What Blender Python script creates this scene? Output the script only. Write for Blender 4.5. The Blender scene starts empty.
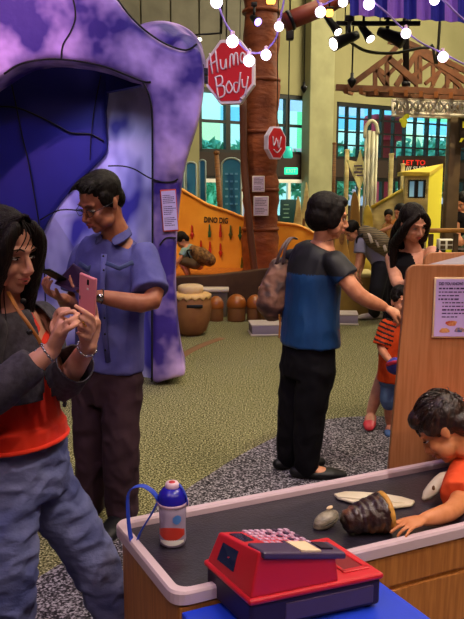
import bpy, math, random
import numpy as np
from mathutils import Vector, Matrix, noise
V = Vector
random.seed(7)
SC = bpy.context.scene
COL = SC.collection

# ------------------------------------------------------------------ camera
FPX = 720.0; CX, CY = 232.0, 309.5; CAMH = 1.6
PITCH = math.atan(119.5 / FPX)
cd = bpy.data.cameras.new('camera'); cam = bpy.data.objects.new('camera', cd); COL.objects.link(cam)
cam.location = (0, 0, CAMH); cam.rotation_euler = (math.pi/2 - PITCH, 0, 0)
cd.sensor_fit = 'VERTICAL'; cd.sensor_height = 24.0; cd.lens = FPX / 619.0 * 24.0
cd.clip_end = 200
SC.camera = cam
vs = SC.view_settings
vs.view_transform = 'Standard'; vs.look = 'None'; vs.gamma = 1.0; vs.use_curve_mapping = False
vs.exposure = 0.2

# ------------------------------------------------------------------ world (daylight seen through the windows)
w = bpy.data.worlds.new('world'); SC.world = w; w.use_nodes = True
wn = w.node_tree.nodes; wl = w.node_tree.links
bg = wn['Background']; sky = wn.new('ShaderNodeTexSky'); sky.sky_type = 'HOSEK_WILKIE'
sky.sun_direction = (0.3, -0.5, 0.8); sky.turbidity = 5
wl.new(sky.outputs[0], bg.inputs[0]); bg.inputs[1].default_value = 22.0

def srgb(c):
    if isinstance(c, str):
        c = c.lstrip('#'); c = [int(c[i:i+2], 16) / 255 for i in (0, 2, 4)]
    return tuple((x / 12.92 if x <= .04045 else ((x + .055) / 1.055) ** 2.4) for x in c) + (1,)

def area(loc, aim, size, power, color, spread=math.pi, sy=None):
    l = bpy.data.lights.new('area_lamp', 'AREA'); l.energy = power; l.color = srgb(color)[:3]
    l.size = size; l.spread = spread
    if sy: l.shape = 'RECTANGLE'; l.size_y = sy
    o = bpy.data.objects.new('area_lamp', l); COL.objects.link(o); o.location = loc
    o.rotation_euler = (V(aim) - V(loc)).to_track_quat('-Z', 'Y').to_euler(); return o
def spot(loc, aim, power, color, angle=40, blend=.5, r=.08):
    l = bpy.data.lights.new('spot_lamp', 'SPOT'); l.energy = power; l.color = srgb(color)[:3]
    l.spot_size = math.radians(angle); l.spot_blend = blend; l.shadow_soft_size = r
    o = bpy.data.objects.new('spot_lamp', l); COL.objects.link(o); o.location = loc
    o.rotation_euler = (V(aim) - V(loc)).to_track_quat('-Z', 'Y').to_euler(); return o

# unseen area lamps added overhead for ambient fill
area((3.5, 3.0, 7.2), (1.5, 3.6, 0), 2.0, 250, '#ffe6cf')
area((-2.5, 1.0, 7.2), (-1, 3, 0), 2.0, 90, '#d8c4ff')
area((1, 8, 7.4), (1, 10.2, 0.5), 4.0, 200, '#fff0d0')
area((7.0, 13, 7.4), (5, 16, 2.5), 4.0, 1500, '#fff2cc')
area((0.5, -2.5, 5.5), (0.3, 3.5, 0.8), 2.0, 70, '#ffdcd0')
# spot lamps
spot((1.5, 0.4, 5.2), (0.55, 2.1, 0.5), 380, '#fff2e6', 30, .3)          # on the touch table
spot((-2.4, 2.2, 5.2), (-2.0, 6.2, 3.1), 900, '#ffb8e8', 34, .9)         # pink on the top of the sculpture
spot((0.6, 2.4, 4.6), (-0.9, 6.6, 1.6), 230, '#8f86ff', 46, .9)          # violet on the sculpture
spot((-2.6, 7.2, 6.2), (-1.0, 10.6, 1.2), 820, '#ffd590', 40, .8)        # amber on the dig wall
spot((-1.8, -0.6, 4.0), (-0.55, 2.1, 1.1), 110, '#ffd8d0', 40, .7)
spot((-1.2, 0.4, 4.6), (-0.55, 3.3, 1.2), 60, '#b0a4ff', 40, .7)
spot((2.6, 2.0, 5.0), (1.2, 4.6, 0.8), 240, '#ffe8d8', 45, .7)
spot((2.6, 6.2, 6.6), (3.2, 11.0, 1.6), 900, '#ffe9b0', 50, .8)  # unseen spot added to brighten the play area behind
spot((1.6, 6.8, 5.4), (3.2, 9.6, 3.1), 260, '#ffc890', 46, .8)  # unseen warm spot added to brighten the trusses
spot((0.4, 1.6, 6.0), (-0.2, 5.0, 0.0), 620, '#fff0c8', 36, .9)
spot((0.6, 5.0, 5.4), (0.0, 8.6, 0.3), 260, '#ffe0b0', 40, .9)  # unseen spot added to brighten the pots and stools
spot((3.0, -0.6, 3.6), (1.2, 2.6, 0.5), 160, '#ffe2c8', 44, .8)
spot((-1.2, 5.95, 2.55), (-1.0, 6.4, 0.0), 26, '#c8ccff', 120, .9)

# ------------------------------------------------------------------ projection helpers: picture point -> place in the hall
CP, SP = math.cos(PITCH), math.sin(PITCH)
def ray(px, py):
    y = (CY - py) / FPX
    return V(((px - CX) / FPX, CP + y * SP, -SP + y * CP))
def W(px, py, Y):
    r = ray(px, py); return V((0, 0, CAMH)) + r * (Y / r.y)
def G(px, py, z=0.0):
    r = ray(px, py); return V((0, 0, CAMH)) + r * ((z - CAMH) / r.z)

# ------------------------------------------------------------------ materials
def mat(name, color, rough=.6, spec=.4, metal=0, c2=None, nscale=8, ndetail=3, lo=.35, hi=.65, bump=0, bscale=60, bdist=.01,
        stretch=(1, 1, 1), emit=0, alpha=None, wave=None, trans=0, sheen=0):
    m = bpy.data.materials.new(name); m.use_nodes = True
    n = m.node_tree.nodes; l = m.node_tree.links; b = n['Principled BSDF']
    b.inputs['Base Color'].default_value = srgb(color); b.inputs['Roughness'].default_value = rough
    b.inputs['Specular IOR Level'].default_value = spec; b.inputs['Metallic'].default_value = metal
    if trans: b.inputs['Transmission Weight'].default_value = trans
    if sheen: b.inputs['Sheen Weight'].default_value = sheen
    tc = n.new('ShaderNodeTexCoord'); mp = n.new('ShaderNodeMapping'); mp.inputs['Scale'].default_value = stretch
    l.new(tc.outputs['Object'], mp.inputs[0])
    if c2 is not None:
        if wave:
            t = n.new('ShaderNodeTexWave'); t.wave_type = 'BANDS'; t.bands_direction = wave
            t.inputs['Scale'].default_value = nscale; t.inputs['Distortion'].default_value = 2.0; t.inputs['Detail'].default_value = ndetail
        else:
            t = n.new('ShaderNodeTexNoise'); t.inputs['Scale'].default_value = nscale; t.inputs['Detail'].default_value = ndetail
        l.new(mp.outputs[0], t.inputs[0])
        r = n.new('ShaderNodeValToRGB'); r.color_ramp.elements[0].position = lo; r.color_ramp.elements[1].position = hi
        r.color_ramp.elements[0].color = srgb(color); r.color_ramp.elements[1].color = srgb(c2)
        l.new(t.outputs['Fac'] if 'Fac' in t.outputs else t.outputs[0], r.inputs[0]); l.new(r.outputs[0], b.inputs['Base Color'])
    if bump:
        t2 = n.new('ShaderNodeTexNoise'); t2.inputs['Scale'].default_value = bscale; t2.inputs['Detail'].default_value = 4
        l.new(mp.outputs[0], t2.inputs[0]); bp = n.new('ShaderNodeBump'); bp.inputs['Strength'].default_value = bump
        bp.inputs['Distance'].default_value = bdist; l.new(t2.outputs[0], bp.inputs['Height']); l.new(bp.outputs[0], b.inputs['Normal'])
    if emit:
        b.inputs['Emission Color'].default_value = srgb(color); b.inputs['Emission Strength'].default_value = emit
    return m
def glass_mat(name, tint, fac=.12):
    m = bpy.data.materials.new(name); m.use_nodes = True; n = m.node_tree.nodes; l = m.node_tree.links
    n.remove(n['Principled BSDF']); t = n.new('ShaderNodeBsdfTransparent'); t.inputs[0].default_value = srgb(tint)
    g = n.new('ShaderNodeBsdfGlossy'); g.inputs[1].default_value = .03; x = n.new('ShaderNodeMixShader'); x.inputs[0].default_value = fac
    l.new(t.outputs[0], x.inputs[1]); l.new(g.outputs[0], x.inputs[2]); l.new(x.outputs[0], n['Material Output'].inputs[0]); return m

# ------------------------------------------------------------------ mesh helpers
ORG = {}
TMP = bpy.data.scenes.new('workbench')
def tdg():
    with bpy.context.temp_override(scene=TMP, view_layer=TMP.view_layers[0]): return bpy.context.evaluated_depsgraph_get()
def org(p): return ORG.get(p.name, V((0, 0, 0))) if p is not None else V((0, 0, 0))
class MB:
    def __init__(s): s.v = []; s.f = []; s.m = []; s.sm = []
    def add(s, vs_, fs, mi=0, smooth=True):
        o = len(s.v); s.v += [V(x) for x in vs_]; s.f += [tuple(i + o for i in f) for f in fs]
        s.m += [mi] * len(fs); s.sm += [smooth] * len(fs); return s
    def box(s, c, size, R=None, mi=0, bev=0):
        c = V(c); h = V(size) / 2; R = R or Matrix.Identity(3)
        if bev <= 0:
            p = [c + R @ V((x*h.x, y*h.y, z*h.z)) for x in (-1, 1) for y in (-1, 1) for z in (-1, 1)]
            s.add(p, [(0,1,3,2),(4,6,7,5),(0,4,5,1),(2,3,7,6),(0,2,6,4),(1,5,7,3)], mi, False)
        else:  # chamfered box
            b = min(bev, min(h) * .9); out = [(h.x-b, h.y-b), ]
            ring = []
            for (sx, sy) in ((1,1),(-1,1),(-1,-1),(1,-1)):
                cx, cy = sx*(h.x-b), sy*(h.y-b)
                a0 = math.atan2(sy, sx) - math.pi/4
                for k in range(4):
                    a = a0 + k*math.pi/6; ring.append((cx, cy, math.cos(a), math.sin(a)))
            prof = [(0, -h.z), (.6, -h.z + b*.25), (1, -h.z + b), (1, h.z - b), (.6, h.z - b*.25), (0, h.z)]
            prof = [(0, -h.z), (.7, -h.z+b*.3), (1, -h.z+b), (1, h.z-b), (.7, h.z-b*.3), (0, h.z)]
            vv = []
            for (t, z) in prof:
                for (cx, cy, ux, uy) in ring: vv.append(c + R @ V((cx + ux*b*t, cy + uy*b*t, z)))
            n = len(ring); ff = []
            for i in range(len(prof)-1):
                for j in range(n): ff.append((i*n+j, i*n+(j+1)%n, (i+1)*n+(j+1)%n, (i+1)*n+j))
            s.add(vv, ff, mi, True)
            s.add(vv[:n], [tuple(range(n))[::-1]], mi, False); s.add(vv[-n:], [tuple(range(n))], mi, False)
        return s
    def tube(s, pts, r, seg=8, side=None, mi=0, cap=True, smooth=True, round_end=False):
        pts = [V(p) for p in pts]; n = len(pts)
        if not isinstance(r, (list, tuple)): r = [r] * n
        r = [(a, a) if not isinstance(a, (tuple, list)) else a for a in r]
        if round_end:
            t0 = (pts[0]-pts[1]).normalized(); t1 = (pts[-1]-pts[-2]).normalized()
            e0 = min(r[0]); e1 = min(r[-1])
            pts = [pts[0]+t0*e0*.95, pts[0]+t0*e0*.6] + pts + [pts[-1]+t1*e1*.6, pts[-1]+t1*e1*.95]
            r = [(r[0][0]*.3, r[0][1]*.3), (r[0][0]*.78, r[0][1]*.78)] + r + [(r[-1][0]*.78, r[-1][1]*.78), (r[-1][0]*.3, r[-1][1]*.3)]
            n = len(pts)
        vv = []; ref = None
        for i, p in enumerate(pts):
            t = (pts[min(i+1, n-1)] - pts[max(i-1, 0)])
            t = t.normalized() if t.length > 1e-9 else V((0, 0, 1))
            sd = V(side) if side is not None else ref
            if sd is None: sd = V((1, 0, 0)) if abs(t.x) < .8 else V((0, 1, 0))
            sd = sd - t * sd.dot(t)
            if sd.length < 1e-5: sd = t.orthogonal()
            sd.normalize(); ref = sd; nn = t.cross(sd)
            for k in range(seg):
                a = 2*math.pi*k/seg; vv.append(p + sd*math.cos(a)*r[i][0] + nn*math.sin(a)*r[i][1])
        ff = [(i*seg+k, i*seg+(k+1)%seg, (i+1)*seg+(k+1)%seg, (i+1)*seg+k) for i in range(n-1) for k in range(seg)]
        if cap: ff += [tuple(range(seg))[::-1], tuple((n-1)*seg+k for k in range(seg))]
        return s.add(vv, ff, mi, smooth)
    def ell(s, c, r, R=None, seg=16, rings=10, mi=0):
        c = V(c); R = R or Matrix.Identity(3); r = (r, r, r) if not isinstance(r, (tuple, list)) else r
        vv = [c + R @ V((0, 0, -r[2]))]
        for i in range(1, rings):
            p = -math.pi/2 + math.pi*i/rings
            for k in range(seg):
                a = 2*math.pi*k/seg; vv.append(c + R @ V((r[0]*math.cos(p)*math.cos(a), r[1]*math.cos(p)*math.sin(a), r[2]*math.sin(p))))
        vv.append(c + R @ V((0, 0, r[2]))); N = len(vv)-1; ff = []
        for k in range(seg):
            ff.append((0, 1+(k+1)%seg, 1+k)); ff.append((N, N-seg+k, N-seg+(k+1)%seg))
        for i in range(rings-2):
            for k in range(seg): ff.append((1+i*seg+k, 1+i*seg+(k+1)%seg, 1+(i+1)*seg+(k+1)%seg, 1+(i+1)*seg+k))
        return s.add(vv, ff, mi)
    def lathe(s, prof, c, seg=32, mi=0, wob=None, smooth=True):
        c = V(c); vv = []; n = len(prof)
        for i, (r, z) in enumerate(prof):
            for k in range(seg):
                a = 2*math.pi*k/seg; dz = wob(i, a) if wob else 0
                vv.append(c + V((r*math.cos(a), r*math.sin(a), z + dz)))
        ff = [(i*seg+k, i*seg+(k+1)%seg, (i+1)*seg+(k+1)%seg, (i+1)*seg+k) for i in range(n-1) for k in range(seg)]
        ff += [tuple(range(seg))[::-1], tuple((n-1)*seg+k for k in range(seg))]
        return s.add(vv, ff, mi, smooth)
    def prism(s, pts, d, mi=0, smooth=False):   # pts: 3D outline, d: extrusion vector
        pts = [V(p) for p in pts]; d = V(d); n = len(pts)
        vv = pts + [p + d for p in pts]
        ff = [tuple(range(n))[::-1], tuple(range(n, 2*n))] + [(i, (i+1)%n, n+(i+1)%n, n+i) for i in range(n)]
        return s.add(vv, ff, mi, smooth)
    def build(s, name, m, parent=None):
        me = bpy.data.meshes.new(name); o_ = org(parent)
        me.from_pydata([tuple(v - o_) for v in s.v], [], s.f)
        ms = m if isinstance(m, (list, tuple)) else [m]
        for x in ms: me.materials.append(x)
        me.polygons.foreach_set('material_index', s.m); me.polygons.foreach_set('use_smooth', s.sm)
        me.validate(); me.update()
        o = bpy.data.objects.new(name, me); COL.objects.link(o)
        if parent is not None: o.parent = parent
        ORG[o.name] = o_.copy(); return o
def fixn(o):
    import bmesh
    bm = bmesh.new(); bm.from_mesh(o.data); bmesh.ops.recalc_face_normals(bm, faces=bm.faces); bm.to_mesh(o.data); bm.free(); return o
def bevel(o, wd=.01, seg=2, ang=40):
    b = o.modifiers.new('bevel', 'BEVEL'); b.width = wd; b.segments = seg; b.limit_method = 'ANGLE'; b.angle_limit = math.radians(ang); return o
def blob(mb, name, m, parent=None, vox=.006, sm=4, wr=0, wscale=(10, 10, 5), region=None):
    """grow one continuous surface around everything collected in mb"""
    t = mb.build(name + '_t', m, None); COL.objects.unlink(t); TMP.collection.objects.link(t)
    r = t.modifiers.new('r', 'REMESH'); r.mode = 'VOXEL'; r.voxel_size = vox; r.use_smooth_shade = True
    if sm:
        k = t.modifiers.new('s', 'SMOOTH'); k.factor = .5; k.iterations = sm
    dg = tdg(); me = bpy.data.meshes.new_from_object(t.evaluated_get(dg))
    me.name = name
    bpy.data.objects.remove(t); n = len(me.vertices); o_ = org(parent)
    if wr:
        ns = V(wscale)
        c_ = np.empty(n*3, dtype=np.float32); me.vertices.foreach_get('co', c_); c_ = c_.reshape(-1, 3)
        nn_ = np.empty(n*3, dtype=np.float32); me.vertex_normals.foreach_get('vector', nn_); nn_ = nn_.reshape(-1, 3)
        d_ = np.empty(n, dtype=np.float32)
        for i, q in enumerate((c_ * np.array(ns)).tolist()):
            q = V(q); d_[i] = .55 - 1.5*abs(noise.noise(q) + .45*noise.noise(q*2.1))
        c_ = c_ + nn_ * (wr * np.maximum(d_, -.35))[:, None]
        me.vertices.foreach_set('co', c_.astype(np.float32).ravel()); me.update()
    me.materials.clear()
    for x in (m if isinstance(m, (list, tuple)) else [m]): me.materials.append(x)
    np_ = len(me.polygons)
    idx = np.zeros(np_, dtype=np.int32)
    if region:
        for p in me.polygons: idx[p.index] = region(p.center)
    me.polygons.foreach_set('material_index', idx)
    me.polygons.foreach_set('use_smooth', np.ones(np_, dtype=bool))
    co = np.empty(n*3, dtype=np.float32); me.vertices.foreach_get('co', co); co = co.reshape(-1, 3) - np.array(o_, dtype=np.float32)
    me.vertices.foreach_set('co', co.ravel()); me.update()
    o = bpy.data.objects.new(name, me); COL.objects.link(o)
    if parent is not None: o.parent = parent
    ORG[o.name] = o_.copy(); return o
def tag(o, label, cat, group=None, kind=None):
    o['label'] = label; o['category'] = cat
    if group: o['group'] = group
    if kind: o['kind'] = kind
    return o
def plab(o, label): o['label'] = label; return o
def thing(name, loc, label, cat, group=None):
    o = bpy.data.objects.new(name, None); COL.objects.link(o); o.location = loc; o.empty_display_size = .1
    ORG[o.name] = V(loc); return tag(o, label, cat, group)
def struct(o): o['kind'] = 'structure'; return o
def text(s, name, M, size, m, parent=None, ext=.002, bold=0, width=None, sp=1.0):
    """letters as a mesh; M: 4x4 placing text centre, x right, y up, z out"""
    c = bpy.data.curves.new(name, 'FONT'); c.body = s; c.size = size; c.extrude = ext; c.align_x = 'CENTER'; c.align_y = 'CENTER'
    c.offset = bold; c.space_character = sp; c.resolution_u = 3
    t = bpy.data.objects.new(name + '_t', c); TMP.collection.objects.link(t)
    dg = tdg(); me = bpy.data.meshes.new_from_object(t.evaluated_get(dg)); bpy.data.objects.remove(t)
    me.name = name; k = 1
    if width:
        xs = [v.co.x for v in me.vertices]; k = width / (max(xs)-min(xs))
    o_ = org(parent)
    for v in me.vertices: v.co = M @ V((v.co.x*k, v.co.y, v.co.z)) - o_
    me.materials.clear(); me.materials.append(m)
    o = bpy.data.objects.new(name, me); COL.objects.link(o)
    if parent is not None: o.parent = parent
    ORG[o.name] = o_.copy(); return o
def frame(c, x, y):
    x = V(x).normalized(); z = x.cross(V(y)).normalized(); y = z.cross(x)
    return Matrix(((x.x, y.x, z.x, c[0]), (x.y, y.y, z.y, c[1]), (x.z, y.z, z.z, c[2]), (0, 0, 0, 1)))
def rot3(x, y):
    x = V(x).normalized(); z = x.cross(V(y)).normalized(); y = z.cross(x)
    return Matrix(((x.x, y.x, z.x), (x.y, y.y, z.y), (x.z, y.z, z.z)))
def lerp(a, b, t): return a + (b - a) * t
def smooth_path(P, n=6):
    P = [V(p) for p in P]; out = []
    for i in range(len(P)-1):
        p0 = P[max(i-1, 0)]; p1 = P[i]; p2 = P[i+1]; p3 = P[min(i+2, len(P)-1)]
        for k in range(n):
            t = k/n; out.append(.5*((2*p1)+(p2-p0)*t+(2*p0-5*p1+4*p2-p3)*t*t+(3*p1-p0-3*p2+p3)*t**3))
    out.append(P[-1]); return out

# common materials
M = {}
M['black'] = mat('matte_black', '#0b0b0d', .5)
M['white'] = mat('white_paint', '#e4e0d8', .5)
M['steel'] = mat('dark_steel', '#1c1c20', .4, metal=.6)
M['chrome'] = mat('chrome', '#c8c8cc', .15, metal=1)
M['oak'] = mat('oak_laminate', '#b87838', .38, .4, c2='#9c5e28', nscale=14, stretch=(6, 6, .35), ndetail=5)
M['wood'] = mat('brown_timber', '#5b3a1c', .6, c2='#7b5228', nscale=12, stretch=(1, 1, 6))
M['skin'] = mat('skin', '#c98a68', .45, .35, c2='#bd7c5c', nscale=30, bump=.08, bscale=250, bdist=.002)
M['skin2'] = mat('skin_pale', '#d69a80', .45, .35, c2='#c98c72', nscale=30)
M['hair'] = mat('black_hair', '#070505', .55, .18, c2='#140b08', nscale=40, stretch=(4, 4, .5), bump=.5, bscale=90, bdist=.004)
M['eye'] = mat('eye_white', '#d8cfc8', .2, .6); M['iris'] = mat('iris', '#120a06', .1, .8)
M['lips'] = mat('lips', '#a9504a', .35, .5)
# ================================================================== THE HALL
def speckle(name, a, b, c, scale=95):
    m = mat(name, a, .95, .1, bump=.6, bscale=230, bdist=.006); n = m.node_tree.nodes; l = m.node_tree.links; B = n['Principled BSDF']
    t = n.new('ShaderNodeTexNoise'); t.inputs['Scale'].default_value = scale; t.inputs['Detail'].default_value = 2
    r = n.new('ShaderNodeValToRGB'); e = r.color_ramp.elements; e[0].position = .36; e[0].color = srgb(b); e[1].position = .64; e[1].color = srgb(c)
    x = e.new(.5); x.color = srgb(a)
    g = n.new('ShaderNodeNewGeometry'); l.new(g.outputs['Position'], t.inputs[0]); l.new(t.outputs[0], r.inputs[0]); l.new(r.outputs[0], B.inputs['Base Color']); return m
M['carpet_green'] = speckle('green_carpet', '#625f3c', '#302f19', '#b8b388')
M['carpet_grey'] = speckle('grey_carpet', '#4a454b', '#1c191f', '#a8a2aa')
ROOM = [V((-8, -5, 0)), V((16, -5, 0)), V((16, 26.5, 0)), V((-8, 10.9, 0))]
b = MB(); b.prism([p + V((0, 0, -.1)) for p in ROOM], (0, 0, .1)); fixn(struct(b.build('floor', M['carpet_green'])))
pts = [(-60, 640), (60, 565), (100, 541), (150, 513), (208, 476), (240, 456), (275, 438), (310, 424), (343, 418), (388, 417), (430, 421), (470, 430), (560, 470), (640, 560)]
pl = smooth_path([G(*p) for p in pts], 5) + [V((6, 1, 0)), V((6, -3, 0)), V((-4, -3, 0)), V((-4, 1.0, 0))]
b = MB(); b.prism([p + V((0, 0, .001)) for p in pl], (0, 0, .004)); tr = struct(b.build('floor_grey_carpet', M['carpet_grey'])); fixn(tr)

# back wall: a plane turned 33 degrees, with real window openings
TH = math.radians(33); U = V((math.cos(TH), math.sin(TH), 0)); NW = V((-math.sin(TH), math.cos(TH), 0)); Y0 = 16.0
def WW(px, py, off=0.0):
    r = ray(px, py); o = V((0, Y0, 0)) + NW * off; k = (o - V((0, 0, CAMH))).dot(NW) / r.dot(NW)
    p = V((0, 0, CAMH)) + r * k; return (p - o).dot(U), p.z
def wall_pt(u, z, off=0.0): return V((0, Y0, 0)) + U*u + NW*off + V((0, 0, z))
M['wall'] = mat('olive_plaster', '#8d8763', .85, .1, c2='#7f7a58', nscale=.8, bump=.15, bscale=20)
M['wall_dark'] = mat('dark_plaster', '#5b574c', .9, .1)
M['band'] = mat('dark_band', '#2a1c16', .7)
RU = rot3(U, NW)
def wbox(mb, u0, u1, z0, z1, o0, o1, mi=0, bev=0):
    c = wall_pt((u0+u1)/2, (z0+z1)/2, (o0+o1)/2); mb.box(c, (u1-u0, abs(o1-o0), z1-z0), RU, mi, bev)
a0, a1 = WW(199, 100)[0], WW(316, 100)[0]; g0, g1 = WW(337, 105)[0], WW(470, 105)[0]
zt = WW(337, 101.5)[1]; zm = WW(337, 159)[1]; ztA = WW(316, 97)[1]; zmA = WW(316, 155.5)[1]
zl = 1.85; 
l0, l1 = a0 - 3.2, a0 - .5      # a window hidden in part by the sculpture
b = MB()
wbox(b, -9.6, l0, 0, 8, 0, .4); wbox(b, l0, l1, 0, 2.3, 0, .4); wbox(b, l0, l1, 3.7, 8, 0, .4); wbox(b, l1, a0, 0, 8, 0, .4)
wbox(b, a0, a1, ztA, 8, 0, .4); wbox(b, a1, g0, 0, 8, 0, .4); wbox(b, g0, g1, zt, 8, 0, .4)
wbox(b, a0, a1, 1.9, zmA, 0, .4, 1); wbox(b, g0, g1, 1.9, zm, 0, .4, 1); wbox(b, g1, 19.2, 0, 8, 0, .4)
wbox(b, g0, g1, 0, 1.15, 0, .4, 1); wbox(b, a0, a1, 0, .95, 0, .4, 1)
struct(b.build('wall_back', [M['wall'], M['band']]))
M['conc'] = mat('pale_concrete', '#9b9874', .9, .1, c2='#8b8868', nscale=2, bump=.1)
c0, c1 = WW(310, 110, -.3)[0], WW(334, 110, -.3)[0]
b = MB(); wbox(b, c0, c1, 0, 8, -.3, 0, 0, .02); struct(b.build('wall_back_column', M['conc']))
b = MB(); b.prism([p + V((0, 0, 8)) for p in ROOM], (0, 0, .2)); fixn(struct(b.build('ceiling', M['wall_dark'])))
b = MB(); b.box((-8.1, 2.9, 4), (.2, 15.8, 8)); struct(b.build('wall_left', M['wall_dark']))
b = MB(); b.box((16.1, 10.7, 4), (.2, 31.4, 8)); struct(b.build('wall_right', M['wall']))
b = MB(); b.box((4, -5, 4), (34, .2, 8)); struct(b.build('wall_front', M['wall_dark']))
# dark cladding on the upper left of the back wall, with vertical joints
b = MB(); uu = WW(256, 40)[0]; k = -9.4
while k < uu: wbox(b, k, min(k+.62, uu), ztA+.15, 8, -.06, 0); k += .66
struct(b.build('wall_back_cladding', mat('grey_cladding', '#6b6557', .8, c2='#5e594d', nscale=3)))
# windows
M['fr'] = mat('black_window_frame', '#10100f', .5)
M['pane'] = glass_mat('window_glass', '#d2f4ee', .05)
def window(name, u0, u1, z0, z1, us, zs, thick=(), fw=.034):
    root = thing(name, wall_pt((u0+u1)/2, z0, .1), 'x', 'window'); del root['label']; del root['category']; root['kind'] = 'structure'
    b = MB(); wbox(b, u0, u1, z1-.09, z1, .02, .16); wbox(b, u0, u1, z0, z0+.07, .02, .16); wbox(b, u0, u0+.08, z0, z1, .02, .16); wbox(b, u1-.08, u1, z0, z1, .02, .16)
    for i, u in enumerate(us): t = fw*2 if i in thick else fw; wbox(b, u-t/2, u+t/2, z0, z1, .03, .14)
    for z in zs: wbox(b, u0, u1, z-fw/2, z+fw/2, .04, .13)
    b.build('window_frame', M['fr'], root)
    b = MB(); wbox(b, u0, u1, z0, z1, .08, .09); b.build('window_pane', M['pane'], root)
    return root
window('window_1', a0, a1, zmA, ztA, [WW(x, 120)[0] for x in (229, 258, 288.6)], [WW(316, 127)[1]], (0, 2), .06)
window('window_2', g0, g1, zm, zt, [WW(x, 120)[0] for x in (349, 360.6, 372, 384, 395.6, 407, 417.5, 429.5, 441, 453)], [WW(337, y)[1] for y in (117, 131, 144.5)], (3, 7))
window('window_3', l0, l1, 2.3, 3.7, [(l0+l1)/2], [3.0])
window('window_4', g0, g1, 1.15, 1.9, [WW(x, 185)[0] for x in (349, 360.6, 372, 384, 395.6, 407, 417.5, 429.5, 441, 453)], [], (3, 7))
r = window('window_5', a0, a1, .95, 1.9, [], [], fw=.07)
b = MB(); wbox(b, a0, a1, 1.76, 1.84, -.05, 0.02)
for px in (240, 288, 313.5): u = WW(px, 190)[0]; wbox(b, u-.04, u+.04, 0.9, 1.8, -.05, .02)
struct(b.build('trim_1', M['white']))

# the outdoors beyond the glass
b = MB(); b.box((8, 34, -.1), (60, 26, .1)); 
struct(b.build('exterior_ground', mat('outdoor_paving', '#8d9088', .9)))
M['leaf'] = mat('leaf_green', '#3c8f6c', .7, c2='#8fd8bc', nscale=3)
def bush(c, sx, sy, sz, n, m, name, label, cat='tree'):
    b = MB(); rr = random.Random(int(c[0]*100))
    root = thing(name, (c[0], c[1], 0), label, cat, 'trees outside the windows')
    for i in range(n):
        a = rr.random()*6.283; p = math.asin(rr.uniform(-1, 1)); q = rr.uniform(.6, 1)
        pos = V(c) + V((sx*q*math.cos(a)*math.cos(p), sy*q*math.sin(a)*math.cos(p), sz*q*math.sin(p)))
        d = V((rr.gauss(0, 1), rr.gauss(0, 1), rr.gauss(0, 1))).normalized(); e = d.orthogonal().normalized(); L = rr.uniform(.12, .26)
        b.add([pos-d*L, pos+e*L*.5, pos+d*L, pos-e*L*.5], [(0, 1, 2, 3)], 0, False)
    b.ell(c, (sx*.7, sy*.7, sz*.7), None, 12, 8)
    b.build('crown', m, root)
    t = MB(); t.tube([(c[0], c[1], 0), (c[0], c[1], c[2])], [.14, .08]); t.build('trunk', M['wood'], root)
for i, (u, off, z, s) in enumerate([(-3.4, 3.6, 2.0, 1.1), (-1.0, 3.6, 2.0, 1.1), (1.4, 3.6, 1.9, 1.05), (3.6, 4.6, 2.0, 1.0), (6.1, 4.2, 2.1, 1.05), (8.4, 3.8, 2.3, 1.1), (10.8, 3.8, 2.3, 1.1), (13.2, 3.8, 2.3, 1.1)]):
    p = wall_pt(u, z, off)
    bush(p, s*1.1, s*.8, s, 700, M['leaf'], 'leafy_tree', 'leafy green tree standing in the daylight beyond the tall window grids')
bb = thing('panel_building', wall_pt(4, 0, 9), 'bright building with blue, cream, yellow and pink wall panels outside the windows', 'building')
cols = ['#f6f0c0', '#8fc4f0', '#f4f2ee', '#f0b0c0', '#8fe0a0', '#d8c8f0', '#f6d878', '#7fd0e8', '#ffffff']
rr = random.Random(5); b = MB()
MS = [mat('panel_' + 'abcdefghi'[i], c, .7) for i, c in enumerate(cols)]
for i in range(-10, 14):
    z = 0
    for j, hgt in enumerate((2.6, .55, .8, .55, .9, .6, 1.0, 1.2)):
        wbox(b, i*1.7, i*1.7+1.7, z, z+hgt, 8.6, 9, [8, 3, 0, 2, 1, 4, 7, 6][(j + (i % 3 == 0)) % 8] if rr.random() < .75 else rr.randrange(9)); z += hgt
b.build('facade', MS, bb)
rp = thing('red_post', wall_pt(WW(384, 140)[0]*1.12, 0, 2.0), 'thick red post with a wide red head outside the right window grid', 'post')
b = MB(); u = WW(384, 140, 2.0)[0]; wbox(b, u-.35, u+.33, 0, 3.5, 1.8, 2.2, 0, .05)
b.build('post_shaft', mat('red_render', '#c4203c', .6), rp); b = MB(); wbox(b, u-.6, u+.62, 3.0, 3.7, 1.7, 2.3, 0, .12); b.build('post_head', mat('red_render', '#c4203c', .6), rp)
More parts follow.
